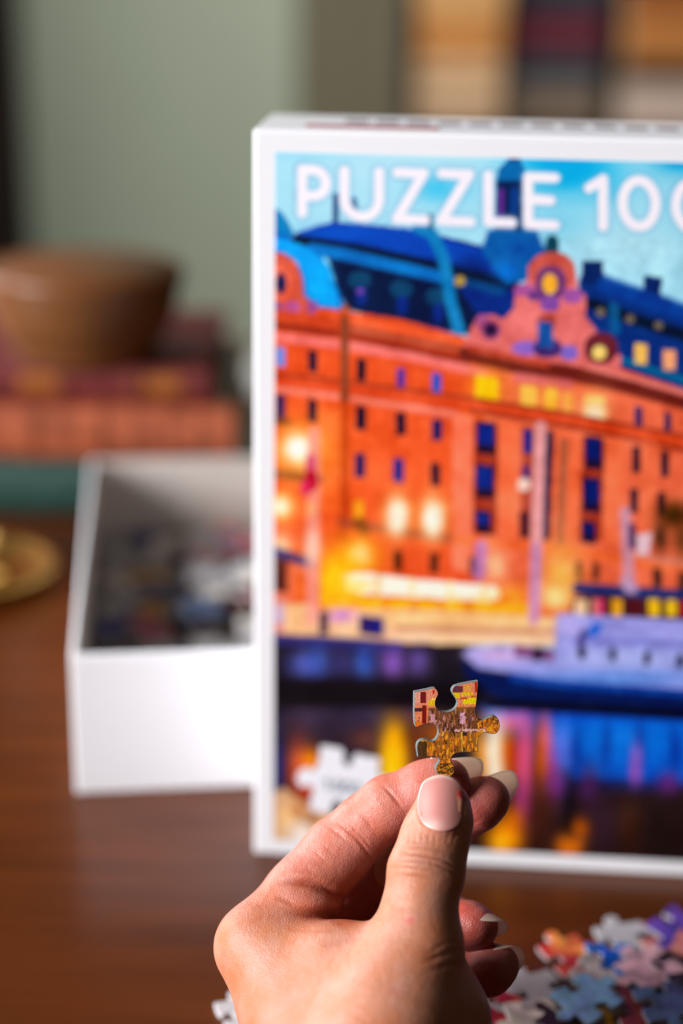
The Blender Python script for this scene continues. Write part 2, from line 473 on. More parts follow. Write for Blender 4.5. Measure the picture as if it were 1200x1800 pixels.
# pilasters and pipes
K.line([(606, 545), (604, 1010)], 15, (190, 66, 16), .75, 3); K.line([(606, 560), (606, 700)], 9, (116, 66, 50), .8, 3)
K.poly([(796, 725), (832, 732), (830, 1010), (796, 1000)], (250, 124, 92), .85); K.poly([(876, 735), (914, 742), (908, 950), (872, 940)], (250, 116, 72), .8)
K.poly([(560, 715), (600, 720), (600, 900), (560, 900)], (252, 120, 50), .5); K.poly([(1060, 765), (1100, 772), (1090, 960), (1050, 950)], (246, 116, 72), .7)
K.poly([(1128, 770), (1158, 778), (1150, 960), (1120, 955)], (246, 118, 76), .6)
# rows of windows
D1, D2, BL = (24, 14, 44), (30, 28, 90), (10, 40, 130)
for (x, y, w_, h_, c) in ((493, 714, 16, 42, D2), (549, 722, 16, 40, D1), (635, 735, 18, 42, D1), (704, 745, 17, 40, D1), (768, 756, 17, 38, D2),
                          (632, 818, 19, 42, D2), (701, 827, 18, 42, (20, 40, 130)), (765, 834, 17, 40, D1), (700, 986, 16, 36, (70, 30, 14)), (763, 990, 16, 36, (80, 30, 16)), (832, 995, 14, 32, (80, 40, 30)),
                          (1119, 808, 14, 46, D1), (1114, 880, 14, 42, D1), (1168, 816, 14, 46, D1), (1163, 886, 14, 42, D1), (1110, 940, 12, 34, (60, 30, 60)), (1216, 828, 14, 46, D1), (1212, 900, 14, 42, D1), (1264, 840, 14, 46, D1), (1260, 910, 14, 42, D1),
                          (1018, 1003, 12, 32, (90, 44, 30)), (1047, 1005, 12, 32, (90, 44, 30)), (1155, 1014, 16, 36, (60, 34, 30)), (1200, 1020, 16, 36, (60, 34, 30)), (1260, 1030, 16, 36, (60, 34, 30))):
    K.rect(x, y, w_, h_, c)
K.poly([(834, 738), (876, 744), (872, 942), (830, 936)], (150, 44, 26), .8)
for (x, y, w_, h_) in ((854, 770, 34, 58), (852, 846, 34, 60), (849, 918, 28, 42)):
    K.rect(x, y, w_, h_, (34, 14, 40)); K.rect(x, y - 6, w_ - 6, h_ - 22, BL)
K.poly([(918, 748), (940, 752), (936, 950), (914, 944)], (150, 54, 40), .7); K.rect(927, 776, 17, 42, BL); K.rect(924, 830, 14, 24, (70, 40, 110)); K.rect(921, 922, 15, 46, (50, 16, 40))
K.poly([(959, 756), (974, 758), (966, 950), (952, 948)], (34, 22, 60))
K.poly([(984, 770), (1000, 772), (990, 960), (976, 958)], (150, 84, 60), .7)
K.poly([(1024, 768), (1064, 775), (1056, 952), (1018, 946)], (150, 44, 26), .8)
for (x, y, w_, h_) in ((1043, 796, 32, 58), (1040, 870, 32, 62), (1035, 936, 26, 40)):
    K.rect(x, y, w_, h_, (30, 14, 50)); K.rect(x, y - 6, w_ - 6, h_ - 22, (10, 28, 104))
K.line([(600, 918), (700, 934), (800, 948)], 12, (170, 74, 50), .9, 4); K.line([(800, 948), (1000, 968), (1200, 1000)], 10, (244, 110, 50), .8, 4); K.line([(1110, 975), (1200, 990), (1300, 1000)], 10, (220, 130, 110), .8, 3)
K.line([(482, 832), (560, 842)], 12, (104, 44, 24), .8, 4); K.line([(482, 740), (505, 742)], 8, (80, 36, 20), .8, 4)
# lamps and lit windows
K.glow(523, 790, 50, 46, (255, 196, 70), .85); K.glow(523, 788, 22, 22, (255, 248, 230), 1.4)
K.glow(494, 890, 24, 26, (255, 210, 90), .9); K.glow(494, 890, 13, 14, (255, 240, 210), 1.2); K.glow(494, 958, 20, 22, (255, 214, 170), .9)
for (x, y) in ((698, 907), (761, 912)):
    K.glow(x, y, 26, 38, (255, 190, 60), .7); K.glow(x, y, 17, 29, (255, 238, 214), 1.5)
K.rect(630, 896, 18, 34, (234, 150, 20)); K.line([(632, 920), (640, 930)], 18, (100, 60, 20), .6, 4); K.rect(548, 895, 18, 24, (240, 190, 40))
K.glow(632, 975, 34, 34, (255, 190, 30), .8); K.glow(632, 978, 16, 16, (255, 240, 215), 1.3)
K.glow(870, 995, 20, 26, (255, 200, 150), .9); K.glow(985, 1020, 34, 60, (255, 196, 90), .9); K.glow(975, 1050, 26, 20, (255, 224, 150), .9)
K.glow(600, 1000, 50, 40, (255, 176, 10), 1.)
K.ell(920, 852, 12, 12, (250, 206, 190))
# awning and quay
K.poly([(572, 990), (640, 1000), (640, 1050), (880, 1062), (930, 1060), (930, 1085), (600, 1085), (560, 1060)], (255, 176, 16), .9)
K.poly([(600, 1010), (640, 1006), (730, 1018), (872, 1030), (880, 1050), (860, 1058), (730, 1050), (640, 1044), (612, 1036)], (255, 240, 222))
for x in (600, 650, 700, 748, 800, 846): K.glow(x, 1064, 17, 12, (255, 186, 20), .9)
for x in (625, 676, 728, 776, 824): K.glow(x, 1070, 7, 10, (206, 104, 10), .7)
for x in (664, 724, 790, 850): K.line([(x, 1008 + (x - 600) * .08), (x, 1048 + (x - 600) * .05)], 5, (252, 206, 130), .7, 3)
K.glow(588, 1022, 22, 26, (255, 190, 10), 1.2); K.glow(625, 1030, 30, 10, (255, 214, 90), .8); K.glow(900, 1050, 30, 22, (255, 170, 40), .8)
K.poly([(482, 985), (560, 990), (560, 1130), (482, 1130)], (236, 120, 80), .8); K.rect(494, 1010, 24, 60, (90, 40, 30)); K.rect(533, 1040, 26, 60, (236, 104, 40))
K.poly([(560, 1072), (700, 1070), (1000, 1086), (1000, 1135), (500, 1130), (500, 1060), (550, 1062)], (240, 186, 132))
K.line([(680, 1088), (1000, 1096)], 8, (250, 200, 130), .9, 3); K.line([(700, 1104), (1000, 1112)], 7, (200, 130, 100), .8, 3); K.line([(690, 1120), (1000, 1126)], 12, (250, 204, 160), .9, 4)
K.glow(600, 1082, 26, 14, (206, 136, 200), 1.1); K.rect(652, 1100, 42, 32, (40, 20, 90)); K.glow(662, 1102, 12, 12, (20, 40, 140), .9); K.rect(570, 1095, 16, 40, (70, 40, 60)); K.glow(610, 1106, 16, 14, (244, 196, 150), .9)
K.glow(490, 1080, 10, 26, (180, 190, 240), .9); K.line([(478, 968), (520, 982), (545, 990)], 13, (50, 50, 110), .9, 4)
# flag and masts
K.line([(552, 760), (548, 1090)], 18, (236, 150, 140), .75, 4); K.ell(546, 820, 10, 24, (214, 84, 120)); K.ell(547, 845, 12, 20, (190, 6, 50)); K.ell(536, 858, 8, 14, (214, 40, 90)); K.glow(548, 962, 16, 28, (250, 220, 200), .8)
K.line([(950, 750), (945, 900), (938, 1090)], 17, (226, 160, 164), .9, 4); K.line([(942, 960), (938, 1090)], 10, (190, 130, 190), .8, 3)
K.line([(845, 960), (842, 1010)], 18, (176, 120, 190), .8, 4)
# water
K.poly([(470, 1122), (820, 1134), (1010, 1150), (1500, 1180), (1500, 1530), (470, 1530)], (30, 24, 34))
K.line([(484, 1124), (600, 1130), (700, 1138)], 14, (44, 40, 110), .9, 5)
for (x, y, rx, ry, c, a) in ((540, 1168, 36, 26, (84, 96, 184), 1), (560, 1160, 20, 30, (60, 90, 180), .7), (640, 1165, 22, 30, (50, 84, 176), 1), (690, 1165, 22, 28, (128, 84, 180), 1), (735, 1162, 20, 26, (104, 80, 160), .9),
                             (600, 1165, 20, 26, (54, 50, 110), .9), (540, 1262, 46, 24, (70, 58, 84), .9), (640, 1262, 60, 30, (56, 48, 76), .9), (720, 1255, 40, 24, (76, 54, 100), .8), (600, 1300, 120, 30, (60, 44, 58), .7),
                             (490, 1350, 8, 60, (20, 40, 120), 1), (524, 1352, 20, 52, (206, 84, 60), 1), (546, 1338, 18, 22, (255, 140, 10), 1), (540, 1390, 20, 20, (200, 70, 16), 1), (530, 1410, 14, 18, (150, 50, 20), .8),
                             (693, 1330, 24, 60, (255, 176, 0), 1.5), (693, 1370, 18, 40, (255, 196, 10), 1.2), (735, 1310, 22, 50, (130, 60, 30), .8), (775, 1290, 30, 30, (206, 104, 20), .8), (640, 1300, 24, 20, (110, 60, 50), .8)):
    K.glow(x, y, rx, ry, c, a)
K.poly([(852, 1238), (960, 1248), (1500, 1262), (1500, 1400), (1180, 1376), (1010, 1368), (860, 1330)], (2, 92, 204))
K.glow(1080, 1300, 160, 40, (0, 116, 214), .7); K.line([(852, 1240), (1000, 1252), (1500, 1268)], 14, (10, 60, 190), .8, 8)
for (x, y) in ((1012, 1320), (1066, 1310), (1124, 1300), (1186, 1320), (1240, 1320), (1300, 1320)): K.glow(x, y, 9, 40, (6, 50, 150), .9)
K.poly([(820, 1335), (985, 1340), (1010, 1375), (1500, 1390), (1500, 1530), (820, 1530)], (38, 22, 22))
K.glow(1110, 1378, 130, 14, (20, 40, 130), .7)
for (x, y, rx, ry, c, a) in ((895, 1268, 40, 18, (196, 110, 206), 1.1), (850, 1330, 18, 60, (250, 160, 50), 1), (872, 1330, 15, 60, (255, 238, 214), 1.5), (890, 1320, 12, 40, (240, 130, 20), 1), (904, 1330, 14, 50, (190, 60, 10), 1.1), (924, 1340, 13, 80, (222, 84, 130), 1.3),
                             (918, 1410, 12, 40, (170, 60, 130), 1), (946, 1330, 11, 60, (120, 44, 10), 1.1), (958, 1300, 12, 50, (220, 100, 140), 1.1), (954, 1345, 9, 50, (214, 90, 10), 1.1), (972, 1350, 10, 50, (200, 80, 170), .9), (990, 1330, 14, 60, (90, 104, 210), .9),
                             (1118, 1330, 9, 26, (140, 104, 200), 1.2), (1116, 1360, 9, 22, (170, 80, 180), 1), (975, 1380, 20, 20, (130, 50, 140), .9), (1035, 1380, 18, 40, (86, 40, 96), .9), (1060, 1450, 30, 60, (58, 34, 50), .8), (1174, 1375, 20, 20, (110, 40, 120), .9),
                             (890, 1470, 30, 34, (240, 140, 10), 1.2), (880, 1480, 20, 20, (255, 176, 20), 1), (902, 1440, 14, 22, (220, 110, 10), .9), (1000, 1488, 22, 22, (240, 120, 10), 1.2), (1018, 1456, 16, 18, (190, 90, 10), 1), (1105, 1450, 22, 50, (70, 36, 20), .8),
                             (950, 1430, 24, 70, (74, 34, 24), .8), (1000, 1420, 10, 60, (14, 8, 14), .8), (1300, 1440, 40, 50, (80, 40, 30), .8), (1160, 1470, 30, 40, (26, 14, 10), .8)):
    K.glow(x, y, rx, ry, c, a)
# lower left: pale ground fading into the margin
K.poly([(470, 1400), (500, 1385), (545, 1420), (600, 1435), (640, 1530), (470, 1530)], (226, 176, 130), .9)
K.glow(505, 1440, 14, 26, (250, 206, 140), .9); K.glow(530, 1468, 24, 22, (240, 228, 220), 1.1); K.glow(522, 1425, 12, 10, (170, 90, 30), .8); K.glow(550, 1436, 12, 10, (150, 84, 40), .8)
# ship
K.poly([(1008, 1050), (1040, 1042), (1200, 1048), (1500, 1058), (1500, 1100), (1000, 1090)], (76, 30, 40))
for (x, w_, c) in ((1020, 22, (240, 196, 150)), (1050, 20, (200, 130, 110)), (1085, 18, (246, 176, 40)), (1115, 16, (90, 24, 30)), (1150, 20, (252, 190, 20)), (1180, 18, (252, 190, 20)), (1055, 14, (220, 70, 110)), (1205, 14, (190, 20, 50)), (1250, 20, (252, 190, 20)), (1300, 20, (252, 190, 20))):
    K.rect(x, 1068, w_, 30, c)
K.line([(1015, 1034), (1100, 1040), (1200, 1046), (1500, 1056)], 15, (36, 50, 110), 1, 4)
K.poly([(980, 1078), (1060, 1082), (1200, 1090), (1500, 1100), (1500, 1226), (1200, 1212), (980, 1194), (840, 1174), (812, 1150), (830, 1138), (900, 1136), (974, 1140)], (150, 150, 220))
K.line([(1010, 1125), (1200, 1134), (1500, 1146)], 9, (116, 116, 200), .9, 4); K.poly([(1040, 1096), (1060, 1096), (1050, 1120), (1028, 1120)], (20, 96, 204))
K.glow(1100, 1160, 130, 22, (170, 180, 236), .9); K.glow(1090, 1192, 160, 14, (96, 146, 226), .9); K.glow(880, 1150, 50, 14, (206, 170, 216), 1.); K.glow(1000, 1100, 24, 18, (180, 166, 226), .9)
K.rect(938, 1148, 70, 22, (130, 80, 130)); K.ell(945, 1150, 11, 14, (60, 30, 60)); K.glow(880, 1140, 12, 6, (120, 110, 180), .8)
for (x, y) in ((1022, 1146), (1077, 1150), (1137, 1157), (1196, 1162), (1256, 1168), (1316, 1174)): K.ell(x, y, 7, 13, (10, 20, 50))
K.line([(1026, 1112), (1020, 1130)], 10, (60, 50, 120), .9, 4)
K.poly([(808, 1158), (850, 1178), (960, 1198), (1200, 1214), (1500, 1232), (1500, 1275), (1190, 1256), (940, 1240), (830, 1212)], (4, 26, 84))
K.line([(900, 1190), (1000, 1204), (1200, 1218), (1500, 1236)], 8, (10, 70, 170), .9, 5); K.line([(860, 1236), (1000, 1244), (1200, 1256)], 14, (6, 8, 26), .9, 6); K.line([(500, 1216), (830, 1222)], 34, (16, 12, 18), .9, 14)
K.line([(1098, 900), (1106, 1034)], 15, (196, 150, 180), .8, 5); K.poly([(1120, 940), (1146, 935), (1140, 975), (1118, 975)], (232, 196, 206)); K.line([(1110, 925), (1112, 960)], 10, (60, 40, 90), .8, 3)
K.glow(1185, 905, 30, 24, (70, 40, 4), 1.1); K.glow(1160, 945, 12, 26, (60, 36, 20), 1.); K.line([(1098, 1022), (1112, 1034)], 14, (190, 160, 200), .7, 6); K.glow(1200, 950, 18, 30, (70, 40, 10), .8)
# little white jigsaw emblem
K.poly([(564, 1310), (600, 1315), (605, 1324), (603, 1338), (609, 1347), (617, 1344), (620, 1332), (625, 1325), (668, 1333), (664, 1352), (668, 1366), (684, 1366), (690, 1382), (682, 1396), (660, 1394), (652, 1410), (650, 1440), (606, 1432), (601, 1422), (603, 1412), (594, 1406),
        (584, 1410), (585, 1422), (578, 1430), (544, 1425), (546, 1404), (552, 1386), (544, 1380), (528, 1384), (520, 1370), (526, 1354), (540, 1348), (552, 1356), (560, 1340)], (232, 232, 240))


def letters(strokes, ox, oy, sx, sy, slope, w, col, a=1, soft=0):
    for st in strokes:
        K.line([(ox + x * sx, oy + y * sy + slope * x * sx) for x, y in st], w, col, a, soft)


def arc(cx, cy, rx, ry, a0, a1, n=18):
    return [(cx + rx * math.cos(math.radians(a0 + (a1 - a0) * k / n)), cy + ry * math.sin(math.radians(a0 + (a1 - a0) * k / n))) for k in range(n + 1)]


GL = {  # unit strokes, y down
    'P': [[(0, 1), (0, 0)], [(0, 0), (.45, 0)] + arc(.45, .30, .50, .30, -90, 90) + [(0, .6)]],
    'U': [[(0, 0), (0, .6)] + arc(.5, .6, .5, .4, 180, 0) + [(1, .6), (1, 0)]],
    'Z': [[(.03, 0), (.95, 0), (0, 1), (1, 1)]],
    'L': [[(0, 0), (0, 1), (.9, 1)]],
    'E': [[(.9, 0), (0, 0), (0, 1), (.9, 1)], [(0, .48), (.75, .48)]],
    '1': [[(0, .2), (.55, 0), (.55, 1)]],
    '0': [arc(.5, .5, .5, .5, 0, 360, 40)],
}
TITLE = [('P', 531, 44, 298, 76), ('U', 605, 61, 300, 80), ('Z', 697, 50, 303, 82), ('Z', 775, 52, 305, 83), ('L', 858, 46, 308, 82), ('E', 928, 52, 311, 83),
         ('1', 1035, 45, 314, 83), ('0', 1094, 58, 316, 81), ('0', 1188, 58, 320, 81), ('0', 1282, 58, 324, 81)]
for pas in (0, 1):
    for g, x, sx, y, sy in TITLE:
        letters(GL[g], x, y, sx, sy, 0.04, 20 if pas == 0 else 15, (110, 170, 205) if pas == 0 else (238, 232, 244), .45 if pas == 0 else 1, 9 if pas == 0 else 3)
for k, g in enumerate('1000'):
    letters(GL[g], 570 + k * 17, 1370 + k * 2.4, 11, 17, .15, 4.5, (130, 140, 150), .9, 1)

# the print's own fine unevenness, stronger contrast
nz_ = np.zeros(K.X.shape)
for cell, amp in ((9, .025), (20, .022), (46, .025)):
    g = rng.normal(0, 1, (int(K.X.shape[0] * K.st / cell) + 3, int(K.X.shape[1] * K.st / cell) + 3))
    fy, fx = (K.Y - K.y0) / cell, (K.X - K.x0) / cell
    i_, j_ = fy.astype(int), fx.astype(int)
    u_, v_ = fx - j_, fy - i_
    nz_ += amp * (g[i_, j_] * (1 - u_) * (1 - v_) + g[i_, j_ + 1] * u_ * (1 - v_) + g[i_ + 1, j_] * (1 - u_) * v_ + g[i_ + 1, j_ + 1] * u_ * v_)
white = (K.C.min(2) > .85)
nz_ *= np.where(white | (K.Y < 420), .1, 1.0)
K.C = np.clip((K.C - .45) * 1.10 + .46 + (nz_ * (.25 + K.C.max(2)))[..., None] * .9, 0, 1)

NU, NV = 330, 480
MG = 0.0073
uu, vv = np.meshgrid(np.linspace(MG, W_ - MG, NU), np.linspace(MG * 0.92, H_ - MG, NV))
co = np.stack([uu.ravel(), np.full(uu.size, -0.00025), vv.ravel()], 1)
cy_, sy_ = math.cos(LID['yaw']), math.sin(LID['yaw'])
wx = LID['x'] + cy_ * co[:, 0] - sy_ * co[:, 1]; wy = LID['y'] + sy_ * co[:, 0] + cy_ * co[:, 1]; wz = co[:, 2] - CAM_H
dep = wx * FWD.x + wy * FWD.y + wz * FWD.z
ppx = 600 + FPX * (wx * RGT.x + wy * RGT.y + wz * RGT.z) / dep
ppy = 900 - FPX * (wx * UPV.x + wy * UPV.y + wz * UPV.z) / dep
idx = np.arange(NU * NV).reshape(NV, NU)
quads = np.stack([idx[:-1, :-1], idx[:-1, 1:], idx[1:, 1:], idx[1:, :-1]], -1).reshape(-1, 4)
me = bpy.data.meshes.new('printed_picture')
me.from_pydata(co.tolist(), [], quads.tolist())
set_colours(me, K.sample(ppx, ppy), 'print', 0.95)
tag(link_mesh('printed_picture', me, lid, (M['print'],)), 'glossy picture of an orange waterfront hotel at dusk titled PUZZLE 1000')
# faint print on the lid's top side
bm = bmesh.new()
for k in range(15):
    x0 = 0.028 + k * 0.0105
    add_box(bm, x0, x0 + 0.0075, 0.026, 0.036, H_ - 0.0002, H_ + 0.0002)
from_bm('side_print', bm, M['sideprint'], lid)
bm = bmesh.new()
add_box(bm, 0.016, 0.06, 0.010, 0.018, H_ - 0.0002, H_ + 0.0002)
from_bm('side_print', bm, M['sideprint_red'], lid)

# ================================================================= TRAY
TR = dict(x=-0.1058, y=0.5725, yaw=0.1219, w=0.182, d=0.2591, h=0.0614, t=0.0018)
tray = empty('puzzle_box_tray', (TR['x'], TR['y'], 0), TR['yaw'], 'open white cardboard puzzle tray full of loose pieces behind the lid', 'box')
from_bm('tray_shell', open_box_bm(TR['w'], TR['d'], TR['h'], TR['t'], 0.001), [M['card'], M['lining']], tray)

# ================================================================= BOOKS, BOWL, BRASS DISH
def leather(name, c, n=0.25, rough=0.45):
    return mat(name, L3(*c), rough, noise=n, nscale=60, bump=0.2, bscale=500)


def make_book(name, loc, rz, length, depth, thick, cover, label, group=None, bands=0, gilt=0, simple=False):
    """book lying flat, spine along local x facing -y, origin at the middle of the spine's foot"""
    bk = empty(name, loc, rz, label, 'book', group)
    l2, bt = length / 2, 0.003 if not simple else 0.004
    box('cover', -l2, l2, 0.003, depth, 0, bt, cover, bk, 0.0008)
    box('cover', -l2, l2, 0.003, depth, thick - bt, thick, cover, bk, 0.0008)
    box('pages', -l2 + 0.004, l2 - 0.004, 0.006, depth - 0.005, bt, thick - bt, M['pages'], bk)
    n = 10
    vs, fs = [], []
    bulge = thick * 0.22
    for sx in (-l2, l2):
        for k in range(n + 1):
            a = math.pi * k / n
            vs.append((sx, 0.004 - bulge * math.sin(a), thick / 2 - thick / 2 * math.cos(a)))
    for k in range(n):
        fs.append((k, k + 1, n + 2 + k, n + 1 + k))
    fs.append(tuple(range(n + 1))); fs.append(tuple(reversed(range(n + 1, 2 * n + 2)))); fs.append((0, n + 1, 2 * n + 1, n))
    me = bpy.data.meshes.new('spine')
    me.from_pydata(vs, [], fs)
    sp = link_mesh('spine', me, bk, (cover,))

    def strip(nm, x0, x1, up, mt, k0=1, k1=n - 1):
        vs, fs = [], []
        for x in (x0, x1):
            for k in range(k0, k1 + 1):
                a = math.pi * k / n
                vs.append((x, 0.004 - (bulge + up) * math.sin(a), thick / 2 - (thick / 2 + up * .5) * math.cos(a)))
        q = k1 - k0 + 1
        for k in range(q - 1):
            fs.append((k, k + 1, q + k + 1, q + k))
        fs.append(tuple(range(q))); fs.append(tuple(reversed(range(q, 2 * q))))
        me = bpy.data.meshes.new(nm)
        me.from_pydata(vs, [], fs)
        link_mesh(nm, me, sp, (mt,))
    for k in range(bands):
        x = -l2 + length * (k + 1) / (bands + 1)
        strip('raised_band', x - 0.003, x + 0.003, 0.0016, cover)
    for k in range(gilt):
        x = -l2 + length * (k + 0.5) / gilt
        strip('gilt_panel', x - length / gilt * 0.24, x + length / gilt * 0.24, 0.0005, M['gilt'], 4, n - 3)
    return bk


yf = on_z(60, 912).y
def x_at(px, py, y):
    d = FWD + RGT * ((px - 600) / FPX) - UPV * ((py - 900) / FPX)
    return d.x * y / d.y
xr_brown, xr_red = x_at(408, 755, yf), x_at(366, 680, yf)
make_book('antique_book', (-0.285, yf + 0.004, 0), 0, 0.30, 0.20, 0.036, leather('teal_cloth', (28, 64, 56), .15, .6), 'dark teal hardback lying at the bottom of the book stack', 'old books stacked under the bowl')
make_book('antique_book', (xr_brown - 0.14, yf + 0.002, 0.036), 0, 0.28, 0.19, 0.033, leather('tan_leather', (164, 86, 58), .45, .32), 'tan brown leather book with raised spine bands, middle of the stack', 'old books stacked under the bowl', bands=6, gilt=0)
make_book('antique_book', (xr_red - 0.13, yf + 0.012, 0.069), 0, 0.26, 0.17, 0.0215, leather('red_leather', (104, 24, 22), .25, .62), 'dark red leather book with gilt spine, directly under the bowl', 'old books stacked under the bowl', bands=5, gilt=4)

ybowl = yf + 0.046
bx = x_at(148, 540, ybowl)
bw = empty('wooden_bowl', (bx, ybowl, 0.0907), 0, 'turned brown wooden bowl sitting on the stack of old books', 'bowl')
lathe('bowl_body', [(0.0, 0.0), (0.040, 0.0), (0.043, 0.003), (0.044, 0.007), (0.051, 0.018), (0.0565, 0.032), (0.0595, 0.047), (0.060, 0.053), (0.0585, 0.055), (0.0565, 0.053),
                    (0.053, 0.040), (0.046, 0.022), (0.034, 0.011), (0.0, 0.008)], M['bowl'], bw)
lathe('rim_band', [(0.0590, 0.047), (0.0610, 0.0485), (0.0610, 0.0525), (0.0595, 0.0542)], M['bowl'], bw)

bp = on_z(-52, 1024)
br = empty('brass_candle_holder', (bp.x, bp.y, 0), 0, 'round brass saucer candle holder with raised centre on the table', 'candle holder')
lathe('saucer', [(0.0, 0.0), (0.030, 0.0), (0.034, 0.002), (0.044, 0.008), (0.047, 0.011), (0.0465, 0.012), (0.043, 0.0105), (0.033, 0.0045), (0.0, 0.004)], M['brass'], br)
lathe('candle_cup', [(0.0, 0.004), (0.022, 0.004), (0.020, 0.009), (0.013, 0.012), (0.012, 0.018), (0.017, 0.022), (0.0175, 0.026), (0.0160, 0.0262), (0.0135, 0.024), (0.0, 0.020)], M['brass'], br)

# ================================================================= BOOKCASE IN THE BACKGROUND
DB = 3.2
pS = at(900, 232, DB)                    # a point on the shelf's front edge
YB, ZS = pS.y, pS.z
tag(box('wall_back', x_at(524, 100, YB + 0.31), 3.2, YB + 0.31, YB + 0.45, FLOOR, 2.0, M['olive']), kind='structure')
def bx_px(px): return x_at(px, 150, YB)
X0b, X1b = bx_px(726) - 0.02, bx_px(1330)
bc = empty('bookcase', ((X0b + X1b) / 2, YB, FLOOR), 0, 'dark wooden bookcase behind the puzzle box lid', 'bookcase')
hw = (X1b - X0b) / 2
zb = ZS - FLOOR
box('side_panel', -hw - 0.025, -hw, 0.0, 0.30, 0, 1.9, M['caseside'], bc)
box('side_panel', hw, hw + 0.025, 0.0, 0.30, 0, 1.9, M['darkwood'], bc)
box('back_panel', -hw, hw, 0.285, 0.30, 0, 1.9, M['darkwood'], bc)
for z in (0.06, zb - 0.42, zb - 0.025, zb + 0.42, 1.875):
    box('shelf', -hw, hw, 0.0, 0.285, z, z + 0.025, M['darkwood'], bc)


def flat_stack(x0, x1, items, group, dy):
    """books lying flat on the shelf, given bottom to top: (thickness, colour, label)"""
    z = ZS + 0.001
    for k, (th, c, lab) in enumerate(items):
        w_ = x1 - x0
        make_book('shelf_book', ((x0 + x1) / 2, YB + dy, z), 0, w_ - 0.006 * (k % 2), 0.2, th, leather('book_cloth', c, .12, .6), lab, group, simple=True)
        z += th


flat_stack(bx_px(730), bx_px(882), [(0.045, (196, 158, 120), 'beige book at the foot of the tan stack in the bookcase'), (0.050, (222, 184, 142), 'pale beige book, second from the foot of the tan stack'), (0.046, (216, 172, 126), 'sand coloured book in the middle of the tan stack'),
                                    (0.066, (214, 142, 70), 'orange tan book near the top of the tan stack'), (0.09, (226, 170, 106), 'thick light tan book on top of the tan stack')], 'tan books lying flat in the bookcase', 0.02)
flat_stack(bx_px(886), bx_px(1062), [(0.058, (128, 108, 86), 'brown grey book at the foot of the maroon stack'), (0.046, (116, 102, 92), 'grey taupe book, second from the foot of the maroon stack'), (0.046, (42, 58, 70), 'dark blue book in the middle of the maroon stack'),
                                     (0.066, (112, 36, 48), 'maroon book lying above the dark blue one'), (0.045, (60, 44, 60), 'dark plum book above the maroon one'), (0.03, (60, 70, 76), 'thin slate book on top of the maroon stack')], 'dark books lying flat in the bookcase', 0.05)
flat_stack(bx_px(1096), bx_px(1270), [(0.062, (214, 188, 170), 'pale pinkish book at the foot of the orange stack'), (0.036, (200, 178, 160), 'greyish pink book, second from the foot of the orange stack'), (0.044, (96, 58, 30), 'brown book in the middle of the orange stack'),
                                      (0.075, (206, 132, 64), 'orange brown book above the brown one'), (0.07, (170, 100, 46), 'thick ochre book on top of the orange stack')], 'orange books lying flat in the bookcase', 0.02)

# ================================================================= JIGSAW PIECES
def piece_material():
    mt = mat('loose_piece_print', (0.5, 0.5, 0.5), 0.4, spec=0.25)
    nt = mt.node_tree
    b = nt.nodes['Principled BSDF']
    oi = nt.nodes.new('ShaderNodeObjectInfo')
    tc = nt.nodes.new('ShaderNodeTexCoord')
    ad = nt.nodes.new('ShaderNodeVectorMath')
    cm = nt.nodes.new('ShaderNodeCombineXYZ')
    ml = nt.nodes.new('ShaderNodeMath'); ml.operation = 'MULTIPLY'; ml.inputs[1].default_value = 37.0
    nt.links.new(oi.outputs['Random'], ml.inputs[0])
    nt.links.new(ml.outputs[0], cm.inputs[0])
    nt.links.new(tc.outputs['Object'], ad.inputs[0]); nt.links.new(cm.outputs[0], ad.inputs[1])
    n = nt.nodes.new('ShaderNodeTexNoise'); n.inputs['Scale'].default_value = 150; n.inputs['Detail'].default_value = 3
    nt.links.new(ad.outputs[0], n.inputs['Vector'])
    hs = nt.nodes.new('ShaderNodeHueSaturation')
    mr = nt.nodes.new('ShaderNodeMapRange'); mr.inputs['From Min'].default_value = .35; mr.inputs['From Max'].default_value = .65; mr.inputs['To Min'].default_value = 0.6; mr.inputs['To Max'].default_value = 1.4
    mr2 = nt.nodes.new('ShaderNodeMapRange'); mr2.inputs['From Min'].default_value = .3; mr2.inputs['From Max'].default_value = .7; mr2.inputs['To Min'].default_value = 0.46; mr2.inputs['To Max'].default_value = 0.54
    nt.links.new(n.outputs['Fac'], mr.inputs['Value']); nt.links.new(n.outputs['Color'], mr2.inputs['Value'])
    nt.links.new(mr.outputs[0], hs.inputs['Value']); nt.links.new(mr2.outputs[0], hs.inputs['Hue'])
    nt.links.new(oi.outputs['Color'], hs.inputs['Color'])
    nt.links.new(hs.outputs[0], b.inputs['Base Color'])
    return mt


M['loose'] = piece_material()
EDGE = [(0, 0), (.10, -.012), (.22, -.022), (.34, -.012), (.395, .02), (.405, .06), (.375, .11), (.36, .17), (.385, .23), (.44, .265), (.5, .275), (.56, .265), (.615, .23), (.64, .17), (.625, .11), (.595, .06), (.605, .02), (.66, -.012), (.78, -.022), (.90, -.012)]


def outline(w_, h_, sides, r):
    P = []
    cs = [(-w_ / 2, -h_ / 2), (w_ / 2, -h_ / 2), (w_ / 2, h_ / 2), (-w_ / 2, h_ / 2)]
    for k in range(4):
        a, b = Vector(cs[k]), Vector(cs[(k + 1) % 4])
        t = b - a
        n = Vector((t.y, -t.x)).normalized()
        sh = r.uniform(-.05, .05)
        for (u, v) in EDGE:
            uu_ = u + (sh if .3 < u < .7 else 0)
            P.append(a + t * uu_ + n * (v * sides[k] * 0.0165 if sides[k] else 0))
    return P


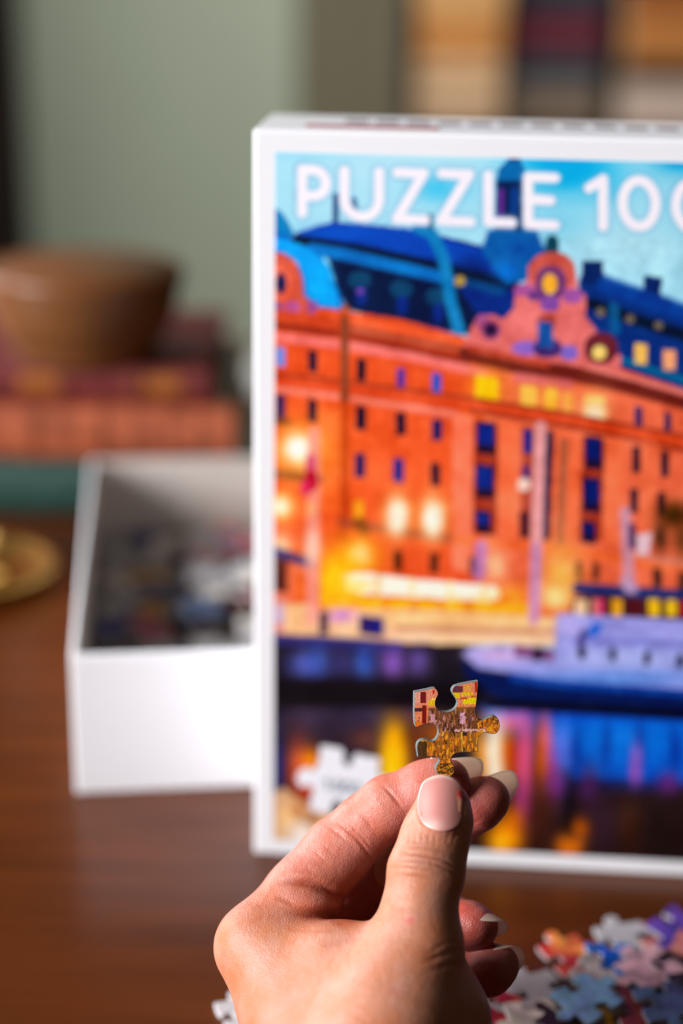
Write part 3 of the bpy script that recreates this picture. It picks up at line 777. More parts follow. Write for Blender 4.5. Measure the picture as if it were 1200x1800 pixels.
def piece_mesh(name, sides, seed):
    r = random.Random(seed)
    P = outline(0.0172 * r.uniform(.93, 1.07), 0.0168 * r.uniform(.93, 1.07), sides, r)
    n, th = len(P), 0.0019
    c0, sh = 0.965, 0.00025
    rings = [[(p.x * c0, p.y * c0, 0) for p in P], [(p.x, p.y, sh) for p in P], [(p.x, p.y, th - sh) for p in P], [(p.x * c0, p.y * c0, th) for p in P]]
    vs = [v for rg in rings for v in rg]
    fs = [tuple(reversed(range(n))), tuple(range(3 * n, 4 * n))]
    for q in range(3):
        for k in range(n):
            fs.append((q * n + k, q * n + (k + 1) % n, (q + 1) * n + (k + 1) % n, (q + 1) * n + k))
    me = bpy.data.meshes.new(name)
    me.from_pydata(vs, [], fs)
    me.materials.append(M['greycard']); me.materials.append(M['loose'])
    for i, p in enumerate(me.polygons):
        p.material_index = 1 if i == 1 or i >= 2 + 2 * n else 0
    return me


KINDS = [(1, -1, 1, -1), (1, 1, -1, -1), (1, 1, 1, -1), (1, -1, -1, -1), (1, -1, 1, 1), (-1, 1, -1, 1), (1, 1, -1, 1), (-1, -1, 1, 1)]
PM = [piece_mesh('jigsaw_piece', s, 30 + i) for i, s in enumerate(KINDS)]
PAL = {'salmon orange': (232, 104, 62), 'bright blue': (16, 110, 216), 'deep blue': (16, 40, 128), 'pale pink': (226, 178, 186), 'brick red': (150, 62, 46), 'slate blue': (84, 112, 160), 'violet': (104, 74, 176),
       'golden yellow': (226, 168, 60), 'cream white': (226, 218, 206), 'dark brown': (58, 34, 26), 'sky blue': (130, 186, 226), 'red': (206, 30, 40), 'dusky pink': (196, 110, 112)}


def put_piece(loc, rz, kind, colour, back, label, group, tilt=(0, 0)):
    o = bpy.data.objects.new('jigsaw_piece', PM[kind])
    COL.objects.link(o)
    R = Matrix.Rotation(tilt[0], 4, 'X') @ Matrix.Rotation(tilt[1], 4, 'Y') @ Matrix.Rotation(rz, 4, 'Z')
    if back:
        R = R @ Matrix.Translation((0, 0, 0.0019)) @ Matrix.Rotation(math.pi, 4, 'X')
    o.matrix_world = Matrix.Translation(loc) @ R
    o.color = (*L3(*PAL[colour]), 1)
    return tag(o, label, 'puzzle piece', group)


G1 = 'loose pieces heaped on the table beside the hand'
TH = 0.0021
PILE = [  # px, py, layer, turn, kind, colour, back up, tilt, label
    (1098, 1662, 1, 0.25, 0, 'cream white', True, (.10, .0), 'grey backed piece lying face down at the rear edge of the table heap'),
    (1000, 1692, 1, 0.5, 2, 'salmon orange', False, (.12, .05), 'salmon orange piece on the left slope of the table heap'),
    (1076, 1694, 2, 0.1, 1, 'bright blue', False, (-.08, .05), 'bright blue piece on the middle of the table heap'),
    (1142, 1716, 3, 0.55, 4, 'pale pink', False, (.08, -.12), 'pale pink and white piece on top of the blue one'),
    (1192, 1650, 2, 0.8, 5, 'violet', False, (.15, .1), 'violet blue piece at the rear of the table heap'),
    (1182, 1684, 2, 0.3, 6, 'dusky pink', False, (.05, -.1), 'dusky pink piece beside the violet one in the heap'),
    (1052, 1734, 2, -0.5, 3, 'cream white', False, (.05, .2), 'cream and yellow edged piece leaning in the middle of the heap'),
    (1150, 1742, 2, 0.9, 0, 'deep blue', False, (-.05, 0), 'deep blue piece under the pale pink one'),
    (945, 1752, 1, 0.45, 0, 'cream white', True, (.06, .03), 'large grey backed piece lying face down at the left of the heap'),
    (872, 1786, 0, 0.15, 7, 'cream white', True, (0, 0), 'grey backed piece half hidden behind the hand'),
    (1030, 1768, 3, 0.7, 5, 'sky blue', False, (.1, -.05), 'white and sky blue piece at the front of the heap'),
    (1118, 1790, 2, 0.35, 2, 'brick red', False, (.05, .1), 'brick red piece at the front of the heap'),
    (1166, 1776, 3, 0.2, 1, 'slate blue', False, (.1, -.1), 'slate blue piece beside the brick red one'),
    (905, 1796, 1, 1.0, 3, 'red', False, (0, .1), 'bright red piece lying against the hand'),
    (940, 1806, 2, 0.2, 6, 'cream white', False, (.1, 0), 'cream coloured piece beside the bright red one'),
    (1000, 1806, 2, 0.9, 7, 'dark brown', False, (0, .1), 'dark brown piece at the near edge of the heap'),
    (1062, 1812, 1, 0.5, 4, 'golden yellow', False, (0, 0), 'golden yellow piece at the near edge of the heap'),
    (1200, 1722, 3, 0.4, 0, 'dark brown', False, (-.1, .1), 'dark brown piece beside the deep blue one'),
    (1215, 1800, 2, 0.1, 5, 'brick red', False, (.1, 0), 'brick red piece lying against the slate blue one'),
    (1040, 1700, 0, 1.1, 6, 'brick red', False, (0, 0), 'brick red piece at the bottom of the heap under the salmon one'),
    (1075, 1760, 0, 0.2, 3, 'dark brown', False, (0, 0), 'dark brown piece lying flat under the heap'),
    (1130, 1690, 0, 0.6, 1, 'deep blue', False, (0, 0), 'deep blue piece at the bottom of the heap'),
    (1160, 1660, 0, 1.3, 7, 'dusky pink', False, (0, 0), 'dusky pink piece lying flat at the bottom of the heap'),
    (980, 1780, 0, 0.1, 2, 'dark brown', False, (0, 0), 'dark brown piece lying flat under the grey backed one'),
    (1180, 1745, 0, 0.0, 4, 'violet', False, (0, 0), 'violet piece lying flat at the bottom of the heap'),
    (1130, 1760, 1, 0.4, 6, 'golden yellow', False, (0, 0.05), 'golden yellow piece wedged between blue and brick red ones'),
    (434, 1788, 0, 0.35, 0, 'cream white', True, (0, 0), 'single grey backed piece lying alone left of the hand'),
]
for (px, py, ly, rz, kd, c, back, tl, lab) in PILE:
    p = on_z(px, py, ly * TH)
    lift = 0.0095 * (abs(tl[0]) + abs(tl[1])) * (1 if ly else 0)
    put_piece((p.x, p.y, ly * TH + 0.0001 + lift), rz, kd, c, back, lab, G1, tl)

# pieces in the tray: a heap nobody could count below, single pieces on top
tm = Matrix.Translation((TR['x'], TR['y'], 0)) @ Matrix.Rotation(TR['yaw'], 4, 'Z')


def heap_z(x, y):
    u, v = x / TR['w'], y / TR['d']
    return 0.011 + 0.029 * math.exp(-((u - .75) / .45) ** 2 - ((v - .5) / .42) ** 2)


bm = bmesh.new()
r2 = random.Random(11)
low_mats = [mat('heap_print', L3(*PAL[c]), 0.4, noise=.4, nscale=200) for c in ('slate blue', 'brick red', 'cream white', 'dark brown')]
hv, hf, hm = [], [], []
for k in range(240):
    x, y = r2.uniform(.014, TR['w'] - .014), r2.uniform(.014, TR['d'] - .014)
    z = TR['t'] + 0.0008 + r2.random() * max(0.001, heap_z(x, y) - 0.008)
    q = Matrix.Translation((x, y, z)) @ Matrix.Rotation(r2.uniform(0, 6.28), 4, 'Z')
    src = PM[r2.randrange(8)]
    b0 = len(hv)
    hv += [tuple(q @ v.co) for v in src.vertices]
    mi = r2.randrange(4)
    for p in src.polygons:
        hf.append(tuple(b0 + i for i in p.vertices)); hm.append(mi)
me = bpy.data.meshes.new('piece_heap')
me.from_pydata(hv, [], hf)
hp = link_mesh('piece_heap', me, None, low_mats)
me.polygons.foreach_set('material_index', hm)
hp.matrix_world = tm
tag(hp, 'lower layers of mixed jigsaw pieces filling the open tray', 'puzzle pieces', kind='stuff')
pal_names = list(PAL)
G2 = 'loose pieces on top of the heap in the tray'
nx, ny = 8, 12
for j in range(ny):
    for i in range(nx):
        x = TR['w'] * (i + .5) / nx + r2.uniform(-.004, .004)
        y = TR['d'] * (j + .5) / ny + r2.uniform(-.004, .004)
        x = min(max(x, .016), TR['w'] - .016); y = min(max(y, .016), TR['d'] - .016)
        back = r2.random() < .42
        c = r2.choice(['cream white', 'slate blue', 'brick red', 'salmon orange', 'dark brown', 'deep blue', 'golden yellow', 'dusky pink', 'cream white', 'sky blue'])
        z = heap_z(x, y) + r2.uniform(0, .004) + 0.002
        p = tm @ Vector((x, y, z))
        zone = 'against the front wall of the white tray' if j < 2 else 'against the rear wall of the white tray' if j > 9 else 'near the side wall of the white tray' if i in (0, 7) else 'in the middle of the heap in the white tray'
        lab = ('grey backed jigsaw piece face down ' if back else c + ' printed jigsaw piece ') + zone
        put_piece(p, r2.uniform(0, 6.28), r2.randrange(8), c, back, lab, G2, (r2.uniform(-.25, .25), r2.uniform(-.25, .25)))

# ================================================================= HAND
# Laid out in a frame aligned with the viewing axis (mm: x right, y up, z = distance), then moved into the room.
D0 = FOCUS * 1000.0


def hp_(px, py, d):
    D = D0 + d
    return np.array([(px - 600) * D / FPX, -(py - 900) * D / FPX, D])


def to_world(p):
    p = np.asarray(p) / 1000.0
    return np.outer(p[:, 0], RGT) + np.outer(p[:, 1], UPV) + np.outer(p[:, 2], FWD) + np.array(CPOS)


def axis_grid(lo_, f0, f1, hi_, fine, coarse):
    a = np.arange(f0, f1, fine)
    left = f0 - np.cumsum(np.minimum(fine * 1.25 ** np.arange(1, 200), coarse))
    right = a[-1] + np.cumsum(np.minimum(fine * 1.25 ** np.arange(1, 200), coarse))
    return np.concatenate([left[left > lo_][::-1], a, right[right < hi_]])


FINE = 0.42
c00, c11 = hp_(370, 1325, 0), hp_(930, 1825, 0)
GX = axis_grid(-120, c00[0] - 2, c11[0] + 3, 75, FINE, 2.5)
GY = axis_grid(-255, c11[1] - 1, c00[1] + 3, c00[1] + 6, FINE, 2.5)
GZ = axis_grid(D0 - 260, D0 - 46, D0 + 34, D0 + 90, FINE, 2.5)


class Field:
    def __init__(s):
        s.V = np.full((len(GX), len(GY), len(GZ)), 60.0, np.float32)

    def cone(s, a, ra, b, rb, k, flat=None):
        """tapered limb segment, blended with radius k; flat = (direction, factor) squeezes it"""
        pad = max(ra, rb) + k + 3
        lo_, hi_ = np.minimum(a, b) - pad, np.maximum(a, b) + pad
        i0, i1 = np.searchsorted(GX, [lo_[0], hi_[0]]); j0, j1 = np.searchsorted(GY, [lo_[1], hi_[1]]); k0, k1 = np.searchsorted(GZ, [lo_[2], hi_[2]])
        x = (GX[i0:i1] - a[0])[:, None, None].astype(np.float32); y = (GY[j0:j1] - a[1])[None, :, None].astype(np.float32); z = (GZ[k0:k1] - a[2])[None, None, :].astype(np.float32)
        v = (b - a).astype(np.float32)
        l2 = max(float(v @ v), 1e-6)
        t = np.clip((x * v[0] + y * v[1] + z * v[2]) / l2, 0, 1)
        ex, ey, ez = x - t * v[0], y - t * v[1], z - t * v[2]
        if flat is not None:
            n, f = flat
            n = np.asarray(n, float) / np.linalg.norm(n)
            w_ = (ex * n[0] + ey * n[1] + ez * n[2]) * (1 / f - 1)
            ex, ey, ez = ex + w_ * n[0], ey + w_ * n[1], ez + w_ * n[2]
        d = np.sqrt(ex * ex + ey * ey + ez * ez) - (ra + (rb - ra) * t)
        A = s.V[i0:i1, j0:j1, k0:k1]
        if k > 0:
            h = np.maximum(k - np.abs(A - d), 0) / k
            s.V[i0:i1, j0:j1, k0:k1] = np.minimum(A, d) - h * h * k * 0.25
        else:
            s.V[i0:i1, j0:j1, k0:k1] = np.minimum(A, d)

    def chain(s, pts, k, flat=None):
        P = [hp_(p[0], p[1], p[2]) for p in pts]
        R = [p[3] * (D0 + p[2]) / FPX for p in pts]
        for i in range(len(P) - 1):
            s.cone(P[i], R[i], P[i + 1], R[i + 1], k, flat)

    def merge(s, o, k):
        A, B = s.V, o.V
        h = np.maximum(k - np.abs(A - B), 0) / k
        s.V = np.minimum(A, B) - h * h * k * 0.25


THUMB = [(779, 1414, -9.0, 45), (776, 1440, -10.5, 52), (764, 1474, -12.5, 58), (749, 1532, -15, 65), (738, 1592, -17, 63)]
THUMB_B = [(738, 1592, -17, 63), (730, 1668, -19, 76), (700, 1765, -24, 100), (655, 1890, -33, 125)]
INDEX = [(788, 1372, 10.5, 37), (770, 1378, 10.5, 42), (745, 1388, 11, 47), (682, 1418, 13, 52), (640, 1452, 15, 52), (594, 1497, 16, 58), (530, 1572, 12, 60)]
INDEX_B = [(594, 1497, 16, 56), (530, 1574, 12, 60), (456, 1664, 6, 73)]
META_I = [(456, 1664, 6, 73), (520, 1748, 0, 98), (565, 1825, -8, 112), (620, 1940, -22, 120)]
MIDDLE = [(858, 1404, 14, 37), (842, 1413, 15, 44), (802, 1432, 19, 49), (735, 1472, 25, 52), (625, 1572, 36, 58), (520, 1690, 30, 62)]
RING = [(843, 1631, 9, 32), (826, 1627, 12, 39), (785, 1618, 20, 44), (690, 1600, 42, 50), (600, 1620, 56, 54), (545, 1715, 44, 58)]
PINKY = [(877, 1696, 8, 35), (860, 1704, 11, 42), (815, 1722, 20, 44), (730, 1705, 44, 44), (640, 1690, 56, 46), (592, 1742, 50, 50)]

body = Field()
body.chain(META_I, 7)
body.chain(INDEX_B, 5)
body.chain(THUMB_B, 7)
body.chain([(505, 1692, 0, 74), (600, 1702, -9, 74), (680, 1705, -15, 76)], 6)            # web between thumb and index
body.chain([(545, 1790, -6, 108), (680, 1800, -24, 112)], 6)
body.chain([(575, 1880, -18, 112), (665, 1890, -32, 120)], 6)
body.chain([(745, 1700, -8, 70), (762, 1790, -16, 92), (700, 1900, -24, 115)], 6)         # ball of the thumb
body.chain([(520, 1690, 28, 66), (590, 1800, 10, 100), (630, 1940, -14, 115)], 6)         # other metacarpals
body.chain([(545, 1715, 42, 60), (620, 1810, 22, 95), (640, 1940, -10, 110)], 6)
body.chain([(592, 1742, 49, 52), (650, 1820, 30, 80), (650, 1940, -6, 110)], 6)
wr = hp_(628, 1945, -20)
el = wr + np.array([-34., -62, -168])
body.cone(wr, 23.0, wr + (el - wr) * .35, 25.0, 8)
body.cone(wr + (el - wr) * .35, 25.0, el, 33.0, 8)
for ch, kk, fl in ((THUMB, 3.0, (np.array([0.05, .35, 1.]), .86)), (INDEX, 3.0, None), (MIDDLE, 3.0, None), (RING, 3.0, None), (PINKY, 3.0, None)):
    f = Field()
    f.chain(ch, kk, fl)
    body.merge(f, 2.2 if ch in (THUMB, INDEX) else 1.0)
V = body.V


def surface_nets(V):
    ins = V < 0
    s = [ins[i:ins.shape[0] - 1 + i, j:ins.shape[1] - 1 + j, k:ins.shape[2] - 1 + k] for i in (0, 1) for j in (0, 1) for k in (0, 1)]
    cnt = sum(a.astype(np.int8) for a in s)
    ci, cj, ck = np.nonzero((cnt > 0) & (cnt < 8))
    vid = np.full(cnt.shape, -1, np.int32)
    vid[ci, cj, ck] = np.arange(len(ci))
    acc = np.zeros((len(ci), 3)); n = np.zeros(len(ci))
    cr = [(i, j, k) for i in (0, 1) for j in (0, 1) for k in (0, 1)]
    for a in cr:
        for ax in range(3):
            if a[ax]: continue
            b = list(a); b[ax] = 1
            va, vb = V[ci + a[0], cj + a[1], ck + a[2]], V[ci + b[0], cj + b[1], ck + b[2]]
            mk = (va < 0) != (vb < 0)
            t = np.where(mk, va / np.where(mk, va - vb, 1), 0)
            pa = np.stack([GX[ci + a[0]], GY[cj + a[1]], GZ[ck + a[2]]], 1); pb = np.stack([GX[ci + b[0]], GY[cj + b[1]], GZ[ck + b[2]]], 1)
            acc += np.where(mk[:, None], pa + (pb - pa) * t[:, None], 0); n += mk
    verts = acc / n[:, None]
    faces = []
    for ax in range(3):
        sl0 = [slice(None)] * 3; sl1 = [slice(None)] * 3
        sl0[ax] = slice(0, -1); sl1[ax] = slice(1, None)
        A, B = ins[tuple(sl0)], ins[tuple(sl1)]
        e = np.argwhere(A != B)
        o1, o2 = (ax + 1) % 3, (ax + 2) % 3
        e = e[(e[:, o1] > 0) & (e[:, o2] > 0) & (e[:, o1] < V.shape[o1] - 1) & (e[:, o2] < V.shape[o2] - 1)]
        q = []
        for (u, v) in ((-1, -1), (0, -1), (0, 0), (-1, 0)):
            c = e.copy(); c[:, o1] += u; c[:, o2] += v
            q.append(vid[c[:, 0], c[:, 1], c[:, 2]])
        q = np.stack(q, 1)
        flip = A[e[:, 0], e[:, 1], e[:, 2]]
        q[~flip] = q[~flip][:, ::-1]
        faces.append(q)
    faces = np.concatenate(faces)
    return verts, faces[(faces >= 0).all(1)]


HV, HF = surface_nets(V)


def normals(v, f):
    n = np.zeros_like(v)
    fn = np.cross(v[f[:, 2]] - v[f[:, 0]], v[f[:, 3]] - v[f[:, 1]])
    for k in range(4):
        np.add.at(n, f[:, k], fn)
    return n / np.maximum(np.linalg.norm(n, axis=1, keepdims=True), 1e-9)


def relax(v, f, it, lam=.5):
    for _ in range(it):
        a = np.zeros_like(v); c = np.zeros(len(v))
        for k in range(4):
            np.add.at(a, f[:, k], v[f[:, (k + 1) % 4]] + v[f[:, (k + 3) % 4]]); np.add.at(c, f[:, k], 2)
        v = v + lam * (a / c[:, None] - v)
    return v


HV = relax(HV, HF, 4)
HN = normals(HV, HF)
if HN[np.argmin(HV[:, 2]), 2] > 0:
    HF = HF[:, ::-1]; HN = -HN
# where each point of the skin is met when looking along the axis: used to place creases and marks on the skin
QX, QY, QD = 600 + HV[:, 0] / HV[:, 2] * FPX, 900 - HV[:, 1] / HV[:, 2] * FPX, HV[:, 2] - D0
front = np.clip(-HN[:, 2] * 1.6, 0, 1)


def pdist(pts, ends=False):
    x, y = QX, QY
    d = np.full(len(x), 1e9)
    if ends:
        ln = sum(math.hypot(b[0] - a[0], b[1] - a[1]) for a, b in zip(pts[:-1], pts[1:]))
        e = np.minimum(np.hypot(x - pts[0][0], y - pts[0][1]), np.hypot(x - pts[-1][0], y - pts[-1][1]))
        return np.clip(e / (ln * .35), 0, 1)
    for (ax, ay), (bx_, by) in zip(pts[:-1], pts[1:]):
        dx, dy = bx_ - ax, by - ay
        t = np.clip(((x - ax) * dx + (y - ay) * dy) / (dx * dx + dy * dy + 1e-9), 0, 1)
        d = np.minimum(d, np.hypot(x - ax - t * dx, y - ay - t * dy))
    return d


disp = np.zeros(len(HV))
isthumb = (QD < -8)
isindex = (QD > -9) & (QD < 14)
ANY = QD < 60
CR = []   # mask, polyline, half width (px), depth (mm)
# thumb joint wrinkles
CR += [(isthumb, [(690, 1503), (712, 1499), (745, 1504), (780, 1512), (812, 1530)], 3.2, .42), (isthumb, [(686, 1512), (720, 1512), (755, 1517), (790, 1528), (812, 1545)], 3.0, .38),
       (isthumb, [(684, 1524), (720, 1526), (760, 1530), (795, 1542)], 2.8, .25), (isthumb, [(700, 1490), (740, 1488), (790, 1498), (812, 1510)], 2.6, .2), (isthumb, [(700, 1476), (735, 1480), (780, 1486)], 2.4, .12),
       (isthumb, [(690, 1538), (730, 1541), (770, 1546)], 3, .14)]
for k in range(9):   # fine lines running up to the nail
    x = 706 + k * 12
    CR.append((isthumb, [(x, 1462 + abs(k - 4) * -2), (x - 2 + (k - 4) * -1.2, 1486)], 1.8, .10))
# index finger creases
CR += [(isindex, [(668, 1378), (684, 1392), (700, 1412), (712, 1428)], 2.8, .40), (isindex, [(586, 1440), (606, 1456), (630, 1478), (648, 1502), (655, 1520)], 3.2, .42),
       (isindex, [(604, 1440), (622, 1458), (640, 1476), (656, 1498)], 2.4, .26), (isindex, [(570, 1448), (592, 1464), (618, 1486)], 2.2, .16), (isindex, [(632, 1428), (646, 1444), (656, 1462)], 3.5, .25),
       (isindex, [(560, 1478), (575, 1492), (590, 1506)], 1.8, .12), (isindex, [(545, 1490), (566, 1508), (582, 1524)], 1.8, .1)]
# folds of the web
CR += [(ANY, [(470, 1556), (510, 1549), (548, 1553), (578, 1565), (602, 1584), (616, 1608), (618, 1625)], 9.0, 1.3), (ANY, [(490, 1550), (530, 1550), (570, 1560), (600, 1582), (616, 1610)], 3.2, .35),
       (ANY, [(498, 1604), (530, 1606), (570, 1613), (604, 1622), (640, 1624)], 8.0, .6), (ANY, [(520, 1606), (560, 1612), (600, 1622), (630, 1625)], 3.0, .25),
       (ANY, [(500, 1630), (550, 1636), (590, 1634), (628, 1626)], 5.0, .22), (ANY, [(560, 1664), (600, 1656), (630, 1642), (650, 1622)], 7, .25), (ANY, [(480, 1575), (505, 1584), (524, 1598)], 5, .25),
       (ANY, [(440, 1600), (470, 1590), (500, 1592)], 5, .14), (ANY, [(430, 1625), (465, 1612), (500, 1610)], 5, .12), (ANY, [(505, 1535), (540, 1530), (570, 1540)], 5, .15)]
# folds at the root of the thumb
CR += [(isthumb, [(735, 1695), (780, 1678), (806, 1669), (830, 1662)], 5, .32), (isthumb, [(745, 1708), (790, 1696), (836, 1690)], 5, .28), (isthumb, [(742, 1682), (775, 1662), (806, 1650)], 4, .15)]
# middle / ring / pinky pads
CR += [(QD > 0, [(822, 1452), (846, 1440)], 3, .2)]
for mk, pl, w_, dp in CR:
    disp -= np.where(mk, dp * np.exp(-(pdist(pl) / w_) ** 2), 0) * front * pdist(pl, True)
# padded swellings beside the folds
disp += np.where(QD < 20, 1.7 * np.exp(-((QX - 562) / 44) ** 2 - ((QY - 1589) / 15) ** 2), 0) * front
disp += np.where(isthumb, .5 * np.exp(-((QX - 748) / 50) ** 2 - ((QY - 1516) / 22) ** 2), 0) * front
disp -= np.where(isthumb, .9 * np.exp(-((QX - 700) / 26) ** 2 - ((QY - 1590) / 46) ** 2), 0) * front * .4
# nail bed of the thumb: flat, with a raised fold of skin around it
NAIL = [(738, 1385), (747, 1371), (765, 1363), (780, 1362), (797, 1368), (811, 1382), (816, 1405), (813, 1432), (806, 1450), (793, 1459), (775, 1461), (757, 1456), (743, 1447), (736, 1434), (733, 1412)]
nd = pdist(NAIL[5:] + NAIL[:1])
disp += np.where(isthumb & (QY > 1376), .35 * np.exp(-((nd - 5) / 5) ** 2), 0) * front
HV2 = HV + HN * disp[:, None]

# skin colour: tan back, redder fingers and tips, plus painted shade on the far fingers
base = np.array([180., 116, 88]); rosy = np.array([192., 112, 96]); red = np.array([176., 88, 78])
colr = np.tile(base, (len(HV), 1))


def tint(a, c):
    global colr
    colr += (np.array(c, float) - colr) * np.clip(a, 0, 1)[:, None]


tint(np.where(isindex & (QY < 1640), np.clip((1640 - QY) / 120, 0, 1) * .85, 0), rosy)
tint(np.where((QD > -4) & (QY < 1480) & (QX > 690), .5, 0), (196, 104, 90))
tint(np.where((QD > 2) & (QX > 790) & (QY > 1360), 1, 0), red)  # middle, ring and little fingertips: their shadow put in as deeper red
tint(np.where((QD > 22) & (QX < 790), .8, 0), (156, 70, 56))  # fingers deep in the gap: shade put into the skin colour
tint(.55 * np.exp(-((QX - 395) / 30) ** 2 - ((QY - 1680) / 40) ** 2), (206, 124, 98))
tint(np.where(isthumb, .5 * np.exp(-((QX - 770) / 60) ** 2 - ((QY - 1420) / 60) ** 2), 0), (206, 134, 114))
tint(.45 * np.exp(-((QX - 560) / 60) ** 2 - ((QY - 1590) / 24) ** 2), (186, 92, 76))
tint(.9 * np.exp(-((QX - 720) / 5) ** 2 - ((QY - 1617) / 4) ** 2), (188, 50, 52)); tint(.35 * np.exp(-((QX - 720) / 12) ** 2 - ((QY - 1617) / 9) ** 2), (200, 90, 80))
tint(.25 * np.exp(-((QX - 695) / 14) ** 2 - ((QY - 1742) / 10) ** 2), (190, 90, 84))
tint(np.where(isthumb, .95 * np.exp(-(pdist([(806, 1396), (814, 1404)]) / 4) ** 2), 0), (176, 14, 24))
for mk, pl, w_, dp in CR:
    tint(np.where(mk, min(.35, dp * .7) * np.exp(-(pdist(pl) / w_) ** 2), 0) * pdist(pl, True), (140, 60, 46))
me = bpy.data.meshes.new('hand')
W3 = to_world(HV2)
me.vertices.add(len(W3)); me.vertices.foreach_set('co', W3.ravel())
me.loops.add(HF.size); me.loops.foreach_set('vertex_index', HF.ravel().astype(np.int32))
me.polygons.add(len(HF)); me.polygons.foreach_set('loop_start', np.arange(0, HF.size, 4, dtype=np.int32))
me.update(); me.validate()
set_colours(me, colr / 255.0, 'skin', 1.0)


def skin_material():
    mt = mat_attr('skin', 'skin', 0.46, 0.42)
    nt = mt.node_tree
    b = nt.nodes['Principled BSDF']
    at_ = [n for n in nt.nodes if n.type == 'ATTRIBUTE'][0]
    tc = [n for n in nt.nodes if n.type == 'TEX_COORD'][0]
    n1 = nt.nodes.new('ShaderNodeTexNoise'); n1.inputs['Scale'].default_value = 130; n1.inputs['Detail'].default_value = 5
    nt.links.new(tc.outputs['Object'], n1.inputs['Vector'])
    hs = nt.nodes.new('ShaderNodeHueSaturation')
    mr = nt.nodes.new('ShaderNodeMapRange'); mr.inputs['From Min'].default_value = .3; mr.inputs['From Max'].default_value = .7; mr.inputs['To Min'].default_value = .9; mr.inputs['To Max'].default_value = 1.1
    nt.links.new(n1.outputs['Fac'], mr.inputs['Value']); nt.links.new(mr.outputs[0], hs.inputs['Saturation'])
    nt.links.new(at_.outputs['Color'], hs.inputs['Color']); nt.links.new(hs.outputs[0], b.inputs['Base Color'])
    vo = nt.nodes.new('ShaderNodeTexVoronoi'); vo.inputs['Scale'].default_value = 1300; vo.feature = 'DISTANCE_TO_EDGE'
    n2 = nt.nodes.new('ShaderNodeTexNoise'); n2.inputs['Scale'].default_value = 420; n2.inputs['Detail'].default_value = 6
    nt.links.new(tc.outputs['Object'], vo.inputs['Vector']); nt.links.new(tc.outputs['Object'], n2.inputs['Vector'])
    ad = nt.nodes.new('ShaderNodeMath'); ad.operation = 'MULTIPLY_ADD'; ad.inputs[1].default_value = .6
    nt.links.new(vo.outputs['Distance'], ad.inputs[0]); nt.links.new(n2.outputs['Fac'], ad.inputs[2])
    bp_ = nt.nodes.new('ShaderNodeBump'); bp_.inputs['Strength'].default_value = .42; bp_.inputs['Distance'].default_value = .0006
    nt.links.new(ad.outputs[0], bp_.inputs['Height']); nt.links.new(bp_.outputs[0], b.inputs['Normal'])
    b.inputs['Subsurface Weight'].default_value = .12
    b.inputs['Subsurface Radius'].default_value = (1, .35, .2)
    b.inputs['Subsurface Scale'].default_value = .003
    return mt


hand = link_mesh('hand', me, None, (skin_material(),), True)
tag(hand, 'left hand with natural nails pinching one jigsaw piece between thumb and fingertips', 'hand')
M['nail'] = mat_attr('fingernail', 'print', 0.28, 0.5)
_nt = M['nail'].node_tree                      # thin horn lets light through
_tr = _nt.nodes.new('ShaderNodeBsdfTranslucent'); _mx = _nt.nodes.new('ShaderNodeMixShader'); _mx.inputs[0].default_value = .6
_at = [n for n in _nt.nodes if n.type == 'ATTRIBUTE'][0]; _ou = [n for n in _nt.nodes if n.type == 'OUTPUT_MATERIAL'][0]
_nt.links.new(_at.outputs['Color'], _tr.inputs['Color'])
_nt.links.new(_nt.nodes['Principled BSDF'].outputs[0], _mx.inputs[1]); _nt.links.new(_tr.outputs[0], _mx.inputs[2]); _nt.links.new(_mx.outputs[0], _ou.inputs['Surface'])
M['thumb_nail'] = mat_attr('thumbnail', 'print', 0.28, 0.5)


def grid_mesh(name, P, C, mt, parent, thick=0.00035, closed=False):
    """P: (n, m, 3) mm points, C: (n, m, 3) colours; given a little thickness"""
    n, m_, _ = P.shape
    Nn = np.cross(np.gradient(P, axis=0), np.gradient(P, axis=1))
    Nn /= np.maximum(np.linalg.norm(Nn, axis=2, keepdims=True), 1e-9)
    Q = P - Nn * thick * 1000
    v = np.concatenate([P.reshape(-1, 3), Q.reshape(-1, 3)])
    id_ = np.arange(n * m_).reshape(n, m_)
    f = np.stack([id_[:-1, :-1], id_[1:, :-1], id_[1:, 1:], id_[:-1, 1:]], -1).reshape(-1, 4)
    f2 = (f + n * m_)[:, ::-1]
    if closed:
        f = np.stack([id_[:-1], id_[1:], np.roll(id_, -1, 1)[1:], np.roll(id_, -1, 1)[:-1]], -1).reshape(-1, 4)
        me = bpy.data.meshes.new(name)
        me.from_pydata(to_world(P.reshape(-1, 3)).tolist(), [], f[:, ::-1].tolist() + [tuple(int(q) for q in id_[0][::-1])])
        set_colours(me, C.reshape(-1, 3) / 255.0, 'print', 1.0)
        return link_mesh(name, me, parent, (mt,), True)
    bl = np.concatenate([id_[0, :-1], id_[:-1, -1], id_[-1, :0:-1], id_[:0:-1, 0]])
    nb = np.roll(bl, -1)
    f3 = np.stack([bl, nb, nb + n * m_, bl + n * m_], 1)
    me = bpy.data.meshes.new(name)
    me.from_pydata(to_world(v).tolist(), [], np.concatenate([f, f2, f3]).tolist())
    set_colours(me, np.concatenate([C.reshape(-1, 3)] * 2) / 255.0, 'print', 1.0)
    o = link_mesh(name, me, parent, (mt,), True)
    bm = bmesh.new(); bm.from_mesh(me); bmesh.ops.recalc_face_normals(bm, faces=bm.faces); bm.to_mesh(me); bm.free()
    return o


